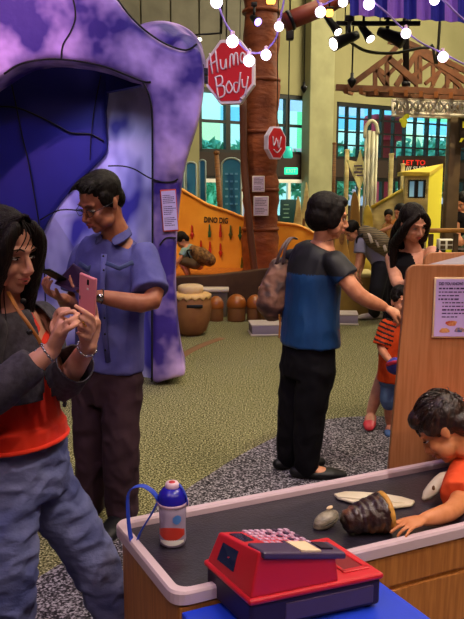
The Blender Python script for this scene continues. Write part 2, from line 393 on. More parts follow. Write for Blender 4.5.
# ================================================================== PURPLE ARCH SCULPTURE
M['purple'] = mat('violet_paint_light_mottle', '#352478', .55, .3, c2='#c4a6dc', nscale=2.6, ndetail=3, lo=.43, hi=.66, bump=.25, bscale=14, bdist=.02)  # dappled light on the violet is painted in as noise colour
M['lav'] = mat('lavender_paint_light_mottle', '#4640a0', .55, .3, c2='#ccc8f0', nscale=3.0, ndetail=2, lo=.42, hi=.60, stretch=(1, 1, .6), bump=.1, bscale=10)  # pale patches paint dappled light onto the passage wall
M['deep'] = mat('deep_blue_paint_and_shade', '#222170', .6, .3, c2='#2a2a84', nscale=1.2, bump=.1, bscale=12)  # deep blue also paints the soft shadow inside the arch
M['seam'] = mat('black_seam', '#08060a', .6)
YS = 5.75
sc = thing('arch_sculpture', G(170, 378), 'huge violet painted arch sculpture with dark seams and curved legs behind the man', 'sculpture')
out = [(-150, -260), (60, -160), (95, -30), (118, 0), (132, 18), (150, 34), (168, 45), (186, 50), (197, 44), (203, 60), (204.5, 80), (202, 102), (197, 124), (190, 146), (184, 168), (180, 195), (177, 225),
       (175, 260), (175, 290), (177, 325), (181, 355), (185.5, 376), (170, 380), (152, 383),
       (151.5, 350), (152, 300), (152, 250), (152, 200), (152, 150), (151, 110), (148, 95), (143, 82), (125, 75), (104, 67), (80, 62), (55, 59.5), (35, 61), (18, 66), (2, 76), (-20, 92), (-50, 130), (-75, 200), (-85, 400), (-150, 408), (-160, 200)]
front = smooth_path([W(x, y, YS) for x, y in out], 3)
b = MB(); b.prism(front, (-.02, .42, 0), 0, True)
def disp(o, amp, sc_):
    for v in o.data.vertices: v.co += v.normal * amp * noise.noise(v.co*sc_)
    o.data.update()
body = blob(b, 'arch_body', M['purple'], sc, .03, 9)
# rounded hump behind the front rim
b = MB(); b.ell(W(163, 54, 6.55), (.36, .55, .25), None, 24, 16)
b.ell(W(186, 66, 6.2), (.17, .42, .24)); blob(b, 'shoulder_hump', M['purple'], sc, .03, 8)
# inner passage wall and a deep blue slab standing in for a soft shadow
b = MB(); b.prism([W(-60, 402, 7.0), W(-60, 40, 7.0), W(150, 40, 6.6), W(160, 380, 6.0)], (-.05, .12, 0))
fixn(b.build('passage_wall', M['lav'], sc))
shade_outline = [(-60, 30), (10, 30), (105, 30), (104.5, 110), (106.5, 143), (105, 154), (96, 164), (78, 182), (62, 200), (47, 222), (38, 240), (30, 262), (18, 300), (-60, 330)]
b = MB(); b.prism(smooth_path([W(x, y, 6.42) for x, y in shade_outline] , 3), (0, .14, 0)); o = b.build('shadow_slab', M['deep'], sc); fixn(o); bevel(o, .03)
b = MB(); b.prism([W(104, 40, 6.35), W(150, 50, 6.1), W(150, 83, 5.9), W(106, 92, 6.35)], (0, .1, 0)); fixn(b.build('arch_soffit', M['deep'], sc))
def seam(P, Y, r=.011, dy=0.0):
    pts = [W(x, y, Y) + V((0, 0, 0)) for x, y in P]; b = MB(); b.tube(smooth_path(pts, 4), r*.62, 6); return b.build('seam', M['seam'], sc)
yf = YS - .003
seam([(72, -4), (75, 8), (75, 20), (70, 33), (63, 45), (61, 60)], yf)
seam([(4, 74), (18, 65), (35, 60.5), (55, 59), (80, 61.5), (104, 66.5), (125, 74.5), (143, 81.5), (151, 82)], yf, .013)
seam([(143, 82), (149, 95), (152, 112), (152.5, 150), (152.5, 200), (152.5, 250), (152, 300), (152, 350), (152, 382)], yf, .012)
seam([(118, 0), (132, 18), (150, 34), (168, 45), (186, 50), (197, 44)], yf, .012)
seam([(0, 106.5), (18, 108), (40, 117), (60, 127), (72, 133), (90, 134), (104, 141)], 6.41, .013)
seam([(11, 82), (16, 105), (22, 135), (29, 165), (36, 205), (43, 250), (45, 290), (46, 330)], 6.38, .010)
seam([(101, 75), (94, 110), (91, 140), (90, 160)], 6.39, .007)
seam([(40, 220), (60, 210), (84, 211)], 6.38, .011)
seam([(108, 166), (122, 166), (134, 169), (146, 176), (152, 179)], 6.0, .010)
seam([(152, 179), (162, 182), (172, 182), (178, 179)], yf, .012)
seam([(160, 245), (166, 238), (176, 238)], yf, .010)
b = MB(); b.box(W(201, 76, YS+.3), (.05, .06, .17)); b.box(W(203, 72, YS+.3), (.08, .08, .05)); b.box(W(203, 80, YS+.3), (.08, .08, .05)); b.build('mounting_bracket', M['black'], sc)
# framed notice on the leg
def notice(name, c, wd, ht, rim, face, lines, label, cat, Rt=None, title=None, extra=None, group=None):
    R = Rt or Matrix.Identity(3); root = thing(name, c, label, cat, group)
    b = MB(); b.box(V(c), (wd, .012, ht), R, 0, .004); b.build('backing_board', rim, root)
    b = MB(); b.box(V(c) + R @ V((0, -.008, 0)), (wd*.9, .004, ht*.93), R); b.build('sheet', face, root)
    b = MB(); rr = random.Random(3)
    n = lines
    for i in range(n):
        z = ht*.36 - i*ht*.8/n
        L = wd*.74*rr.uniform(.6, 1) if i % 5 else wd*.45
        if i % 6 == 5: continue
        x = -wd*.37; 
        while x < -wd*.37 + L:
            q = rr.uniform(.03, .09)*wd; b.box(V(c) + R @ V((x + q/2, -.0105, z)), (q, .002, ht*.8/n*.42), R); x += q + wd*.02
    b.build('lettering', mat('print_ink', '#3a2c4a', .6), root)
    return root
M['redrim'] = mat('red_frame', '#c0402c', .5); M['paper'] = mat('lilac_paper', '#bdaed4', .7)
notice('notice_board', W(169.5, 210.5, YS-.012), .125, .33, M['redrim'], M['paper'], 18, 'red rimmed paper notice fixed to the violet sculpture leg', 'notice', rot3((1, .15, .06), (.1, 1, 0)))

# ================================================================== TREE TRUNK COLUMN
M['trunk'] = mat('red_brown_bark', '#602c18', .6, .3, c2='#8e4c2c', nscale=3.2, lo=.3, hi=.7, stretch=(1, 1, 2.2), bump=.6, bscale=9, bdist=.03)
p0 = G(264, 265); p0 = V((W(260.5, 200, 10.4).x, 10.4, 0))
tr = thing('trunk_column', p0, 'tall reddish brown bark textured column rising beside the dig wall', 'column')
b = MB(); prof = []
for i in range(61):
    z = 7.9*i/60; r = .245 + .012*math.sin(z*9) + .01*math.sin(z*23) + .05*math.exp(-z*2.0); prof.append((r, z))
b.lathe(prof, p0, 40); o = b.build('trunk', M['trunk'], tr)
for v in o.data.vertices: v.co += V((v.co.x, v.co.y, 0)).normalized()*.018*noise.noise(V((v.co.x*6, v.co.y*6, v.co.z*3)))
b = MB()
b.tube(smooth_path([W(243, 100, 10.1), W(244, 160, 10.1), W(247, 200, 10.0), W(251, 240, 9.95), W(255, 275, 9.9)], 5), [.05]*21, 10); b.build('root_strand', mat('dark_bark', '#4a2212', .7, bump=.4, bscale=20), tr)
for k, z in enumerate((1.05, 1.6, 2.4, 3.1, 4.0, 4.8)):
    b = MB(); b.lathe([(.24, z-.03), (.268, z-.02), (.272, z), (.268, z+.02), (.24, z+.03)], p0, 32); b.build('bark_ring', M['trunk'], tr)
notice('laminated_notice', W(258.5, 184, 10.1), .17, .22, M['white'], M['paper'], 9, 'upper lilac laminated notice on the trunk column', 'notice')
notice('laminated_notice', W(261, 206, 10.09), .21, .27, M['white'], M['paper'], 10, 'lower lilac laminated notice on the trunk column, below another sheet', 'notice')

# ================================================================== SIGNS
M['signred'] = mat('sign_red', '#b81c28', .4, .4); M['signwhite'] = mat('sign_lilac_white', '#cfc4dc', .5)
def octagon(name, c, w_, h_, Rt, label, depth=.07):
    root = thing(name, c, label, 'sign'); c = V(c)
    def ring(k, off): return [c + Rt @ V((w_/2*k*sx, off, h_/2*k*sz)) for sx, sz in ((1, .41), (.41, 1), (-.41, 1), (-1, .41), (-1, -.41), (-.41, -1), (.41, -1), (1, -.41))]
    b = MB(); b.prism(ring(1, 0), Rt @ V((0, depth, 0))); o = b.build('sign_board', M['signwhite'], root); fixn(o); bevel(o, .006)
    b = MB(); b.prism(ring(.9, -.004), Rt @ V((0, .004, 0))); fixn(b.build('red_face', M['signred'], root)); return root
Rs = rot3((.93, -.2, 0), (.2, .93, 0)); c = W(230, 72, 7.6)
hb = octagon('octagon_sign', c, .50, .63, Rs, 'large red octagonal Human Body sign hanging before the trunk column', .09)
def stroke(P, root, c, R, sx, sz, r, m, name):
    b = MB()
    for line in P:
        pts = smooth_path([c + R @ V((x*sx, -.008, z*sz)) for x, z in line], 4); b.tube(pts, r, 6)
    return b.build(name, m, root)
H = [[(-.42, .30), (-.36, -.02)], [(-.30, .34), (-.25, 0)], [(-.42, .12), (-.28, .18)],                                   # H
     [(-.20, .20), (-.18, .07), (-.11, .06), (-.08, .2), (-.07, .05)],                                                   # u
     [(0, .06), (.01, .24), (.06, .26), (.08, .1), (.10, .27), (.15, .27), (.17, .10)],                                  # m
     [(.30, .27), (.24, .28), (.22, .18), (.27, .14), (.31, .27), (.33, .13)],                                           # a
     [(.37, .15), (.37, .30), (.42, .33), (.44, .17)]]                                                                   # n
B_ = [[(-.30, -.08), (-.24, -.40)], [(-.32, -.08), (-.18, -.06), (-.16, -.17), (-.27, -.22)], [(-.27, -.22), (-.13, -.22), (-.12, -.36), (-.25, -.40)],   # B
      [(-.02, -.14), (-.08, -.24), (-.02, -.33), (.05, -.25), (-.02, -.14)],                                             # o
      [(.17, -.17), (.09, -.18), (.09, -.30), (.16, -.31), (.20, -.17)], [(.22, -.01), (.18, -.31)],                      # d
      [(.25, -.12), (.27, -.24), (.34, -.24)], [(.38, -.08), (.33, -.30), (.27, -.42), (.22, -.40)]]                      # y
stroke(H + B_, hb, c, Rs, .5, .63, .0085, M['signwhite'], 'lettering')
b = MB(); b.tube([c + V((.1, .05, .3)), c + V((.15, .3, 4.5))], .004, 6); b.tube([c + V((-.1, .05, .3)), c + V((-.1, .3, 4.5))], .004, 6); b.build('hanging_wire', M['black'], hb)
Rs2 = rot3((.62, .6, 0), (-.6, .62, 0)); c = W(277, 143, 9.8)
ob = octagon('octagon_sign', c, .36, .42, Rs2, 'small red octagonal sign hanging right of the trunk column')
stroke([[(-.25, .2), (-.2, -.1), (-.05, .15)], [(0, .1), (.08, -.15), (.2, .2)], [(-.2, -.2), (0, -.3), (.2, -.15)]], ob, c, Rs2, .36, .42, .008, M['signwhite'], 'lettering')
b = MB(); b.tube([c + V((0, .03, .2)), V((c.x, c.y + .03, 8))], .006, 6); b.build('hanging_wire', M['black'], ob)
M['exit'] = mat('exit_green', '#28d0a0', .4, emit=1.2)
ex = thing('exit_sign', W(291, 171, 14.8), 'small glowing green exit sign on the dark band', 'sign')
b = MB(); b.box(W(291, 171, 14.8), (.27, .05, .14), None, 0, .01); b.build('light_box', M['exit'], ex)
text('EXIT', 'lettering', frame(W(291, 171, 14.76), (1, 0, 0), (0, 0, 1)), .1, M['white'], ex)
ex = thing('pendant_lantern', W(288, 152, 13.5), 'teal glowing lantern hanging on a cable right of the trunk column', 'lamp')
c = W(288, 152, 13.5); b = MB(); b.lathe([(.07, -.11), (.09, -.09), (.075, .08), (.03, .1)], c, 16); b.build('lamp_shade', mat('teal_glass', '#30c0a8', .2, emit=.5), ex)
b = MB(); b.tube([c + V((0, 0, .1)), c + V((0, 0, 4.4))], .012, 6); b.build('cable', M['black'], ex)

# ================================================================== DINO DIG
M['ochre'] = mat('ochre_paint', '#e8a234', .6, .3, c2='#d88c20', nscale=1.8, bump=.15, bscale=6)
M['rim'] = mat('dark_rim', '#3a2418', .6)
YD = 10.8
dw = thing('dig_wall', W(215, 270, YD), 'curved ochre dig wall with DINO DIG lettering and hanging tools', 'wall panel')
top = [(150, 170), (168, 180), (178, 187), (188, 193), (198, 199), (208, 204.5), (218, 208), (230, 212), (245, 218), (262, 221), (280, 223), (300, 226), (318, 236)]
P = [W(x, y, YD) for x, y in top] ; P = smooth_path(P, 4)
b = MB(); b.prism([W(150, 276, YD)] + P + [W(318, 276, YD)], (0, .14, 0)); o = b.build('wall_board', M['ochre'], dw); fixn(o); bevel(o, .015)
Q = [p + V((0, -.02, 0)) for p in P]; b = MB(); b.tube(Q, .02, 8); b.build('top_edging', mat('light_ochre', '#e7a246', .5), dw)
text('DINO DIG', 'lettering', frame(W(216, 220.5, YD-.005), (1, 0, -.05), (0.05, 0, 1)), .115, M['black'], dw, .006, .003, W(228, 220, YD).x - W(204, 220, YD).x)
def tool(px, py, m, kind):
    c = W(px, py, YD-.03); root = thing('hand_tool', c, {'b': 'small %s handled digging brush hanging on the ochre dig wall' , 't': 'small %s digging trowel hanging on the ochre dig wall'}[kind] % m[1], 'tool', 'small tools hanging on the dig wall')
    b = MB(); b.tube([c + V((0, 0, .09)), c + V((0, 0, .0))], [.012, .016], 8, round_end=True); b.build('handle', M['t_' + m[0]], root)
    b = MB()
    if kind == 'b': b.box(c + V((0, 0, -.05)), (.045, .02, .09), None, 0, .006)
    else: b.tube([c + V((0, 0, .0)), c + V((0, 0, -.04)), c + V((0, 0, -.11))], [(.012, .01), (.032, .008), (.004, .004)], 10)
    b.build('brush_head' if kind == 'b' else 'blade', M['t_' + m[0]], root)
for k, cc in (('green', '#2c5a34'), ('red', '#b82a1c'), ('olive', '#5a5a24')): M['t_' + k] = mat('tool_' + k, cc, .4)
for px, py, m, k in ((192, 232, 'red', 't'), (209.5, 231, 'green', 'b'), (220.5, 231, 'red', 'b'), (230.5, 232, 'olive', 't'), (240, 233, 'green', 't'), (201, 247, 'red', 't'), (210, 248, 'red', 'b'), (220.5, 250, 'red', 't'), (242, 264, 'olive', 'b')):
    tool(px, py, (m, m), k)
# sand box kerb in front of the dig wall
M['sand'] = mat('orange_sand', '#c8781e', .9, c2='#a65c12', nscale=20, bump=.5, bscale=60)
M['kerb'] = mat('dark_brown_kerb', '#4c3322', .6, c2='#3c261a', nscale=6, bump=.3, bscale=20)
kb = thing('sand_pit', G(220, 322), 'dark brown curved sand pit kerb below the dig wall', 'sand pit')
A = [(150, 283), (178, 277), (205, 276), (230, 273.5), (250, 271), (268, 269), (290, 267), (320, 262)]
P = smooth_path([W(x, y, 9.3) for x, y in A], 4)
b = MB(); b.prism([V((p.x, 9.3, 0)) for p in (P[0], P[-1])][:1] + P + [V((P[-1].x, 9.3, 0))], (0, .16, 0)); o = b.build('kerb', M['kerb'], kb); fixn(o); bevel(o, .012)
za = W(205, 277, 9.3).z
b = MB(); b.prism([V((P[0].x, 9.44, za*.3)), V((P[-1].x, 9.44, za*.3)), V((P[-1].x, YD, za*.3)), V((P[0].x, YD, za*.3))], (0, 0, za*.62)); fixn(b.build('sand', M['sand'], kb))

# blue exhibit boards and timber post behind
M['bluep'] = mat('blue_board_paint', '#1f6a96', .5, c2='#2a7dab', nscale=3)
def board(x0, x1, yt, Y, label, marks=0):
    p0, p1 = W(x0, 260, Y), W(x1, 260, Y); zt_ = W((x0+x1)/2, yt, Y).z; r = (p1.x-p0.x)/2; cx = (p0.x+p1.x)/2
    root = thing('tall_board', (cx, Y, 0), label, 'board', 'blue boards behind the dig wall')
    pts = [V((p0.x, Y, 0))] + [V((cx - r*math.cos(a), Y, zt_-r*.7 + r*.7*math.sin(a))) for a in [math.pi*k/12 for k in range(13)]] + [V((p1.x, Y, 0))]
    b = MB(); b.prism(pts, (0, .08, 0)); o = b.build('panel', M['bluep'], root); fixn(o); bevel(o, .01)
    b = MB(); b.tube([p + V((0, -.005, 0)) for p in pts], .014, 6); b.build('edging', mat('pale_edging', '#9fb3b0', .5), root)
    if marks:
        b = MB()
        for i in range(5): 
            for j in range(3): b.box(V((cx - r*.5 + j*r*.5, Y-.008, zt_-.25-.12*i)), (r*.3, .006, .03))
        b.build('lettering', mat('pale_print', '#5fa6d6', .5), root)
board(176, 185, 170, 12.0, 'narrow blue round topped board nearest the violet sculpture')
board(187, 197, 162, 12.2, 'second narrow blue round topped board from the violet sculpture')
board(200, 206, 160, 12.8, 'slimmest blue round topped board behind the ochre dig wall')
board(222, 241, 158, 11.8, 'widest blue board with rows of pale print left of the trunk column', 1)
pp = thing('leaning_post', W(217, 214, 11.4), 'brown timber post leaning before the widest blue board', 'post')
b = MB(); b.tube([V((W(222, 214, 11.4).x, 11.4, 0)), W(220.5, 212, 11.4), W(216.5, 155, 11.4)], [.05, .045, .038], 8); b.build('shaft', M['wood'], pp)
b = MB(); b.lathe([(.03, 0), (.05, .02), (.05, .05), (.01, .07)], W(216.5, 155, 11.4), 12); b.build('cap', M['wood'], pp)
# teal chalk board right of the column
tb = thing('teal_board', W(288, 218, 12.2), 'dark teal board with small pale lines right of the trunk column', 'board')
c = W(289, 212, 12.2); b = MB(); b.box(c, (.3, .04, .42), None, 0, .02); b.build('panel', mat('teal_paint', '#17454c', .6), tb)
b = MB(); [b.box(c + V((-.05, -.025, .12 - .07*i)), (.08 + .03*(i % 2), .004, .018)) for i in range(4)]; b.build('lettering', mat('pale_teal', '#7fb0a8', .5), tb)
b = MB(); b.box(V((c.x, c.y+.02, c.z/2-.1)), (.05, .03, c.z-.2)); b.build('stand', M['wood'], tb)

# ================================================================== CLAY POTS, DOMED STOOLS, STEPPING BLOCKS
M['clay'] = mat('brown_clay', '#96683c', .6, .3, c2='#805230', nscale=4, bump=.3, bscale=12)
M['cream'] = mat('cream_plaster', '#e4cca4', .6, c2='#d8b888', nscale=6)
def pot(c, s, label, slot=True):
    c = V(c); root = thing('clay_pot', c, label, 'pot', 'lidded clay pots by the sand pit')
    b = MB(); b.lathe([(.13*s, 0), (.19*s, .06*s), (.235*s, .2*s), (.25*s, .34*s), (.24*s, .44*s), (.21*s, .5*s), (.2*s, .5*s), (.19*s, .47*s)], c, 36); b.build('pot_body', M['clay'], root)
    b = MB(); b.lathe([(.2*s, .46*s), (.245*s, .455*s), (.25*s, .475*s), (.235*s, .50*s), (.19*s, .515*s)], c, 72, 0, lambda i, a: (.018*s*math.sin(a*16) if i in (1, 2) else 0)); b.build('scalloped_rim', mat('tan_glaze', '#dcb474', .5), root)
    b = MB(); b.lathe([(.15*s, .5*s), (.155*s, .56*s), (.15*s, .59*s), (.12*s, .605*s), (.01*s, .607*s)], c, 32); b.build('lid', M['cream'], root)
    if slot:
        b = MB(); b.box(c + V((.06*s, -.235*s, .38*s)), (.19*s, .03*s, .04*s), None, 0, .008); b.build('slot', M['black'], root)
    return root
pc = G(190, 338); pot(pc + V((0, .2, 0)), .93, 'lidded brown clay pot with scalloped rim and a dark slot beside the violet leg')
pot(G(276, 328) + V((.03, .2, 0)), .93, 'lidded clay pot standing behind the woman with the patchwork bag', False)
M['dome'] = mat('glossy_brown_dome', '#a85f24', .3, .6, c2='#8e4a18', nscale=5)
for px, wpx, tp, lab in ((216, 16, 296, 'brown domed stool nearest the clay pot with the slot'), (236.5, 20, 294, 'broad brown domed stool in the middle of its row'), (255, 17, 294.5, 'brown domed stool beside the white stepping block')):
    c = G(px, 322) + V((0, .1, 0)); r = wpx/720*c.y/2/1.08; ht = W(px, tp, c.y).z
    root = thing('domed_stool', c, lab, 'stool', 'brown domed stools before the sand pit')
    b = MB(); b.lathe([(r*.95, 0), (r, .02), (r*.97, ht*.5), (r*.98, ht*.55)], c, 28); b.build('stool_base', M['clay'], root)
    b = MB(); b.lathe([(r*1.0, ht*.5), (r*1.07, ht*.54), (r*1.08, ht*.62)] + [(r*1.08*math.cos(a), ht*.62 + ht*.38*math.sin(a)) for a in [math.pi/2*k/8 for k in range(1, 8)]] + [(.002, ht)], c, 28); b.build('domed_seat', M['dome'], root)
M['offw'] = mat('off_white_block', '#c9bcb0', .6)
def block(px, py, wd, ht, dp, label, rz=0):
    c = G(px, py) + V((0, dp/2, 0)); R = Matrix.Rotation(rz, 3, 'Z'); root = thing('stepping_block', c, label, 'block', 'white stepping blocks')
    b = MB(); b.box(c + V((0, 0, ht*.5)), (wd*.96, dp*.96, ht*.76), R, 0, .01); b.build('block_core', mat('lilac_grey', '#8f8494', .7), root)
    b = MB(); b.box(c + V((0, 0, ht*.93)), (wd, dp, ht*.14), R, 0, .01); b.build('top_slab', M['offw'], root)
    b = MB(); b.box(c + V((0, 0, ht*.07)), (wd*1.03, dp*1.03, ht*.14), R, 0, .01); b.build('base_slab', M['offw'], root)
block(266, 336, .36, .13, .3, 'white topped stepping block left of the woman with the patchwork bag', .1)
block(347, 325, .30, .13, .3, 'white topped stepping block right of the woman in the blue top', -.1)
sg = thing('grey_step', G(215, 312), 'small grey step behind the clay pot with the slot', 'step')
c = W(214, 290, 9.1); b = MB(); b.box(V((c.x, c.y+.05, c.z/2)), (.34, .2, c.z), None, 0, .02); b.build('step_core', mat('grey_stone', '#6d655e', .7), sg); b = MB(); b.box(V((c.x, c.y+.05, c.z)), (.38, .26, .04), None, 0, .01); b.build('step_top', M['offw'], sg)
fs = tag(MB().tube(smooth_path([G(176, 360), G(188, 352), G(205, 344), G(222, 338)], 4), [(.05, .004)]*13, 8, side=(0, 1, 0)).build('tan_floor_strip', mat('tan_strip', '#7c5a3c', .95), None), 'tan strip on the green carpet below the clay pot', 'floor strip')  # thin tan strip drawn over the green floor
# ================================================================== TOUCH TABLE AND BLUE TABLE
uT = V((math.cos(math.radians(24)), math.sin(math.radians(24)), 0)); vT = V((-math.sin(math.radians(28)), math.cos(math.radians(28)), 0))
O = G(178, 591, .55); O.z = 0
def T(u, v, z): return O + uT*u + vT*v + V((0, 0, z))
TL, TW = 1.75, .475
tt = thing('touch_table', T(TL/2, TW/2, 0), 'long oak touch table with a black tray top and pale raised rim', 'table')
def rrect(u0, u1, v0, v1, r, z, n=5):
    pts = []
    for (cu, cv, a0_) in ((u1-r, v1-r, 0), (u0+r, v1-r, 90), (u0+r, v0+r, 180), (u1-r, v0+r, 270)):
        for k in range(n+1):
            a = math.radians(a0_ + 90*k/n); pts.append(T(cu + r*math.cos(a), cv + r*math.sin(a), z))
    return pts
M['rimp'] = mat('pale_lilac_rim', '#c6aeb4', .35, .4); M['tray'] = mat('black_tray', '#221d26', .32, .5, c2='#2c2733', nscale=30, bump=.15, bscale=120)
b = MB()
o_, i_ = rrect(-.02, TL, -.02, TW, .045, 0), rrect(.012, TL-.03, .010, TW-.03, .03, 0); n = len(o_)
Z = lambda p, z: V((p.x, p.y, z))
rings = [[Z(p, .515) for p in o_], [Z(p, .545) for p in o_], [Z(lerp(p, q, .15), .552) for p, q in zip(o_, i_)], [Z(lerp(p, q, .85), .552) for p, q in zip(o_, i_)], [Z(q, .545) for q in i_], [Z(q, .515) for q in i_]]
vv = sum(rings, []); R_ = len(rings)
b.add(vv, [(r*n+k, r*n+(k+1) % n, ((r+1) % R_)*n+(k+1) % n, ((r+1) % R_)*n+k) for r in range(R_) for k in range(n)], 0, False)
fixn(b.build('table_rim', M['rimp'], tt))
b = MB(); b.prism(rrect(.0, TL-.02, .0, TW-.02, .03, .505), (0, 0, .022)); fixn(b.build('tray_surface', M['tray'], tt))
b = MB(); b.prism([T(0, 0, 0), T(TL-.03, 0, 0), T(TL-.03, TW-.03, 0), T(0, TW-.03, 0)], (0, 0, .51)); o = b.build('cabinet_body', M['oak'], tt); fixn(o); bevel(o, .004)
for u0, u1 in ((.62, 1.16), (1.17, 1.70)):
    b = MB(); b.prism([T(u0, -.012, .03), T(u1, -.012, .03), T(u1, 0, .03), T(u0, 0, .03)], (0, 0, .36)); o = b.build('front_panel', M['oak'], tt); fixn(o); bevel(o, .003)
b = MB(); b.prism([T(0, -.012, .405), T(TL-.03, -.012, .405), T(TL-.03, 0, .405), T(0, 0, .405)], (0, 0, .10)); o = b.build('apron', M['oak'], tt); fixn(o); bevel(o, .003)

M['blue'] = mat('royal_blue_top', '#1c3cc4', .45, .4, bump=.05, bscale=200)
bt = thing('blue_table', T(.28, -.4, 0), 'low table with a bright royal blue top beneath the red cash register', 'table')
b = MB(); b.prism([T(.0, -.018, .47), T(.565, -.018, .47), T(.565, -.72, .47), T(.0, -.72, .47)], (0, 0, .03)); o = b.build('table_top', M['blue'], bt); fixn(o); bevel(o, .006)
for u, v in ((.04, -.07), (.53, -.07), (.04, -.67), (.53, -.67)): b = MB(); b.tube([T(u, v, 0), T(u, v, .47)], .02, 12); b.build('leg', M['steel'], bt)

# ================================================================== CASH REGISTER
F_ = G(250, 601, .6); R1 = G(385, 573, .6); L1 = G(203, 559, .6)
ru = (R1-F_).normalized(); rv = (L1-F_); rv = rv.normalized(); rl = (R1-F_).length; rd = (L1-F_).length
def RG(u, v, z): p = F_ + ru*u + rv*v; return V((p.x, p.y, .5 + z))
cr = thing('cash_register', RG(rl/2, rd/2, 0), 'red cash register with dark drawer base and white keys on the blue table', 'cash register')
M['redpl'] = mat('red_plastic', '#c8202c', .3, .5); M['darkpl'] = mat('dark_violet_plastic', '#2a1d30', .4, .4); M['purpl'] = mat('purple_grey_plastic', '#4a3a54', .35, .5)
M['key'] = mat('pale_keys', '#c4a4bc', .4); M['lcd'] = mat('dark_blue_display', '#141c3c', .1, .8)
def hexa(b, P, mi=0): b.add(P, [(0,3,2,1),(4,5,6,7),(0,1,5,4),(1,2,6,5),(2,3,7,6),(3,0,4,7)], mi, False); return b
def rg_box(u0, u1, v0, v1, z0, z1, mi=0, b=None):
    b = b or MB(); return hexa(b, [RG(u0,v0,z0),RG(u1,v0,z0),RG(u1,v1,z0),RG(u0,v1,z0),RG(u0,v0,z1),RG(u1,v0,z1),RG(u1,v1,z1),RG(u0,v1,z1)], mi)
o = rg_box(.006, rl-.006, .006, rd-.006, .008, .085).build('drawer_base', M['darkpl'], cr); fixn(o); bevel(o, .01, 3)
o = rg_box(.10, rl-.03, .003, .008, .02, .07).build('cash_drawer', M['purpl'], cr); fixn(o); bevel(o, .003)
for u, v in ((.03, .03), (rl-.03, .03), (.03, rd-.03), (rl-.03, rd-.03)): b = MB(); b.lathe([(.012, 0), (.013, .008)], RG(u, v, 0), 12); b.build('foot', M['black'], cr)
o = rg_box(0, rl, 0, rd, .082, .1).build('housing_lip', M['redpl'], cr); fixn(o); bevel(o, .008, 3)
bu = rl*.66
hz = lambda u, v: .1 + (.098 + .0*v) - .045*(u/bu) + .02*(1-v/rd)
b = MB(); P = [RG(0.006, .008, .098), RG(bu, .008, .098), RG(bu, rd-.01, .098), RG(.006, rd-.01, .098)]
Q = [RG(.035, .02, hz(.02, 0)), RG(bu-.006, .016, hz(bu, 0)), RG(bu-.01, rd-.02, hz(bu, rd)), RG(.035, rd-.02, hz(.02, rd)-.012)]
hexa(b, P + Q); o = b.build('upper_housing', M['redpl'], cr); fixn(o); bevel(o, .006, 3)
# printer cover: dark slab over the front part of the top
def top(u, v, dz=0): return RG(u, v, hz(u, v) + dz - .012*(v/rd)*(1-u/bu))
b = MB(); hexa(b, [top(.04, .008, -.012), top(bu+.02, .008, -.014), top(bu+.02, .085, -.01), top(.04, .085, -.01), top(.04, .008, .008), top(bu+.02, .008, .005), top(bu+.02, .085, .010), top(.04, .085, .010)])
o = b.build('printer_cover', M['purpl'], cr); fixn(o); bevel(o, .006, 3)
b = MB(); hexa(b, [top(bu*.58, .012, .006), top(bu*.80, .012, .006), top(bu*.80, .082, .009), top(bu*.58, .082, .009), top(bu*.58, .012, .0115), top(bu*.80, .012, .011), top(bu*.80, .082, .0125), top(bu*.58, .082, .0125)]); fixn(b.build('paper_window', M['cream'], cr))
b = MB(); hexa(b, [top(bu*.85, .03, .006), top(bu*.98, .03, .006), top(bu*.98, .075, .009), top(bu*.85, .075, .009), top(bu*.85, .03, .012), top(bu*.98, .03, .011), top(bu*.98, .075, .0125), top(bu*.85, .075, .0125)]); fixn(b.build('paper_slot', M['darkpl'], cr))
for i in range(8):
    for j in range(5):
        u = .105 + i*.0175; v = .105 + j*.025
        if v > rd-.03: continue
        b = MB(); s_ = .0065
        hexa(b, [top(u-s_, v-.0085, -.002), top(u+s_, v-.0085, -.002), top(u+s_, v+.0085, -.002), top(u-s_, v+.0085, -.002), top(u-s_*.8, v-.0065, .0045), top(u+s_*.8, v-.0065, .0045), top(u+s_*.8, v+.0065, .0045), top(u-s_*.8, v+.0065, .0045)])
        fixn(b.build('key', M['key'] if (i + j) % 3 or i < 3 else M['purpl'], cr))
b = MB(); hexa(b, [top(.05, .11, -.002), top(.085, .11, -.002), top(.085, .19, -.002), top(.05, .19, -.002), top(.05, .11, .002), top(.085, .11, .002), top(.085, .19, .002), top(.05, .19, .002)]); fixn(b.build('operator_display', M['lcd'], cr))
# customer display on the slanted left end
def side(v, k, off=0): 
    a = lerp(RG(.006, .008, .1), RG(.006, rd-.01, .1), v); c_ = lerp(RG(.035, .02, hz(.02, 0)), RG(.035, rd-.02, hz(.02, rd)-.012), v); nn = (ru*-1 + V((0, 0, .35))).normalized(); return lerp(a, c_, k) + nn*off
b = MB(); hexa(b, [side(.42, .25, -.002), side(.80, .25, -.002), side(.80, .78, -.002), side(.42, .78, -.002), side(.42, .25, .002), side(.80, .25, .002), side(.80, .78, .002), side(.42, .78, .002)]); fixn(b.build('customer_display', M['lcd'], cr))
# tray recess frame
M['redk'] = mat('deep_red_recess', '#7c101c', .4)
o = rg_box(rl*.76, rl*.94, .045, rd-.03, .0995, .1012).build('coin_tray', M['redk'], cr); fixn(o)
for (u0, u1, v0, v1) in ((rl*.75, rl*.775, .04, rd-.025), (rl*.925, rl*.95, .04, rd-.025), (rl*.75, rl*.95, .035, .05), (rl*.75, rl*.95, rd-.035, rd-.02)):
    o = rg_box(u0, u1, v0, v1, .0995, .104).build('tray_edge', M['redpl'], cr); fixn(o); bevel(o, .002)

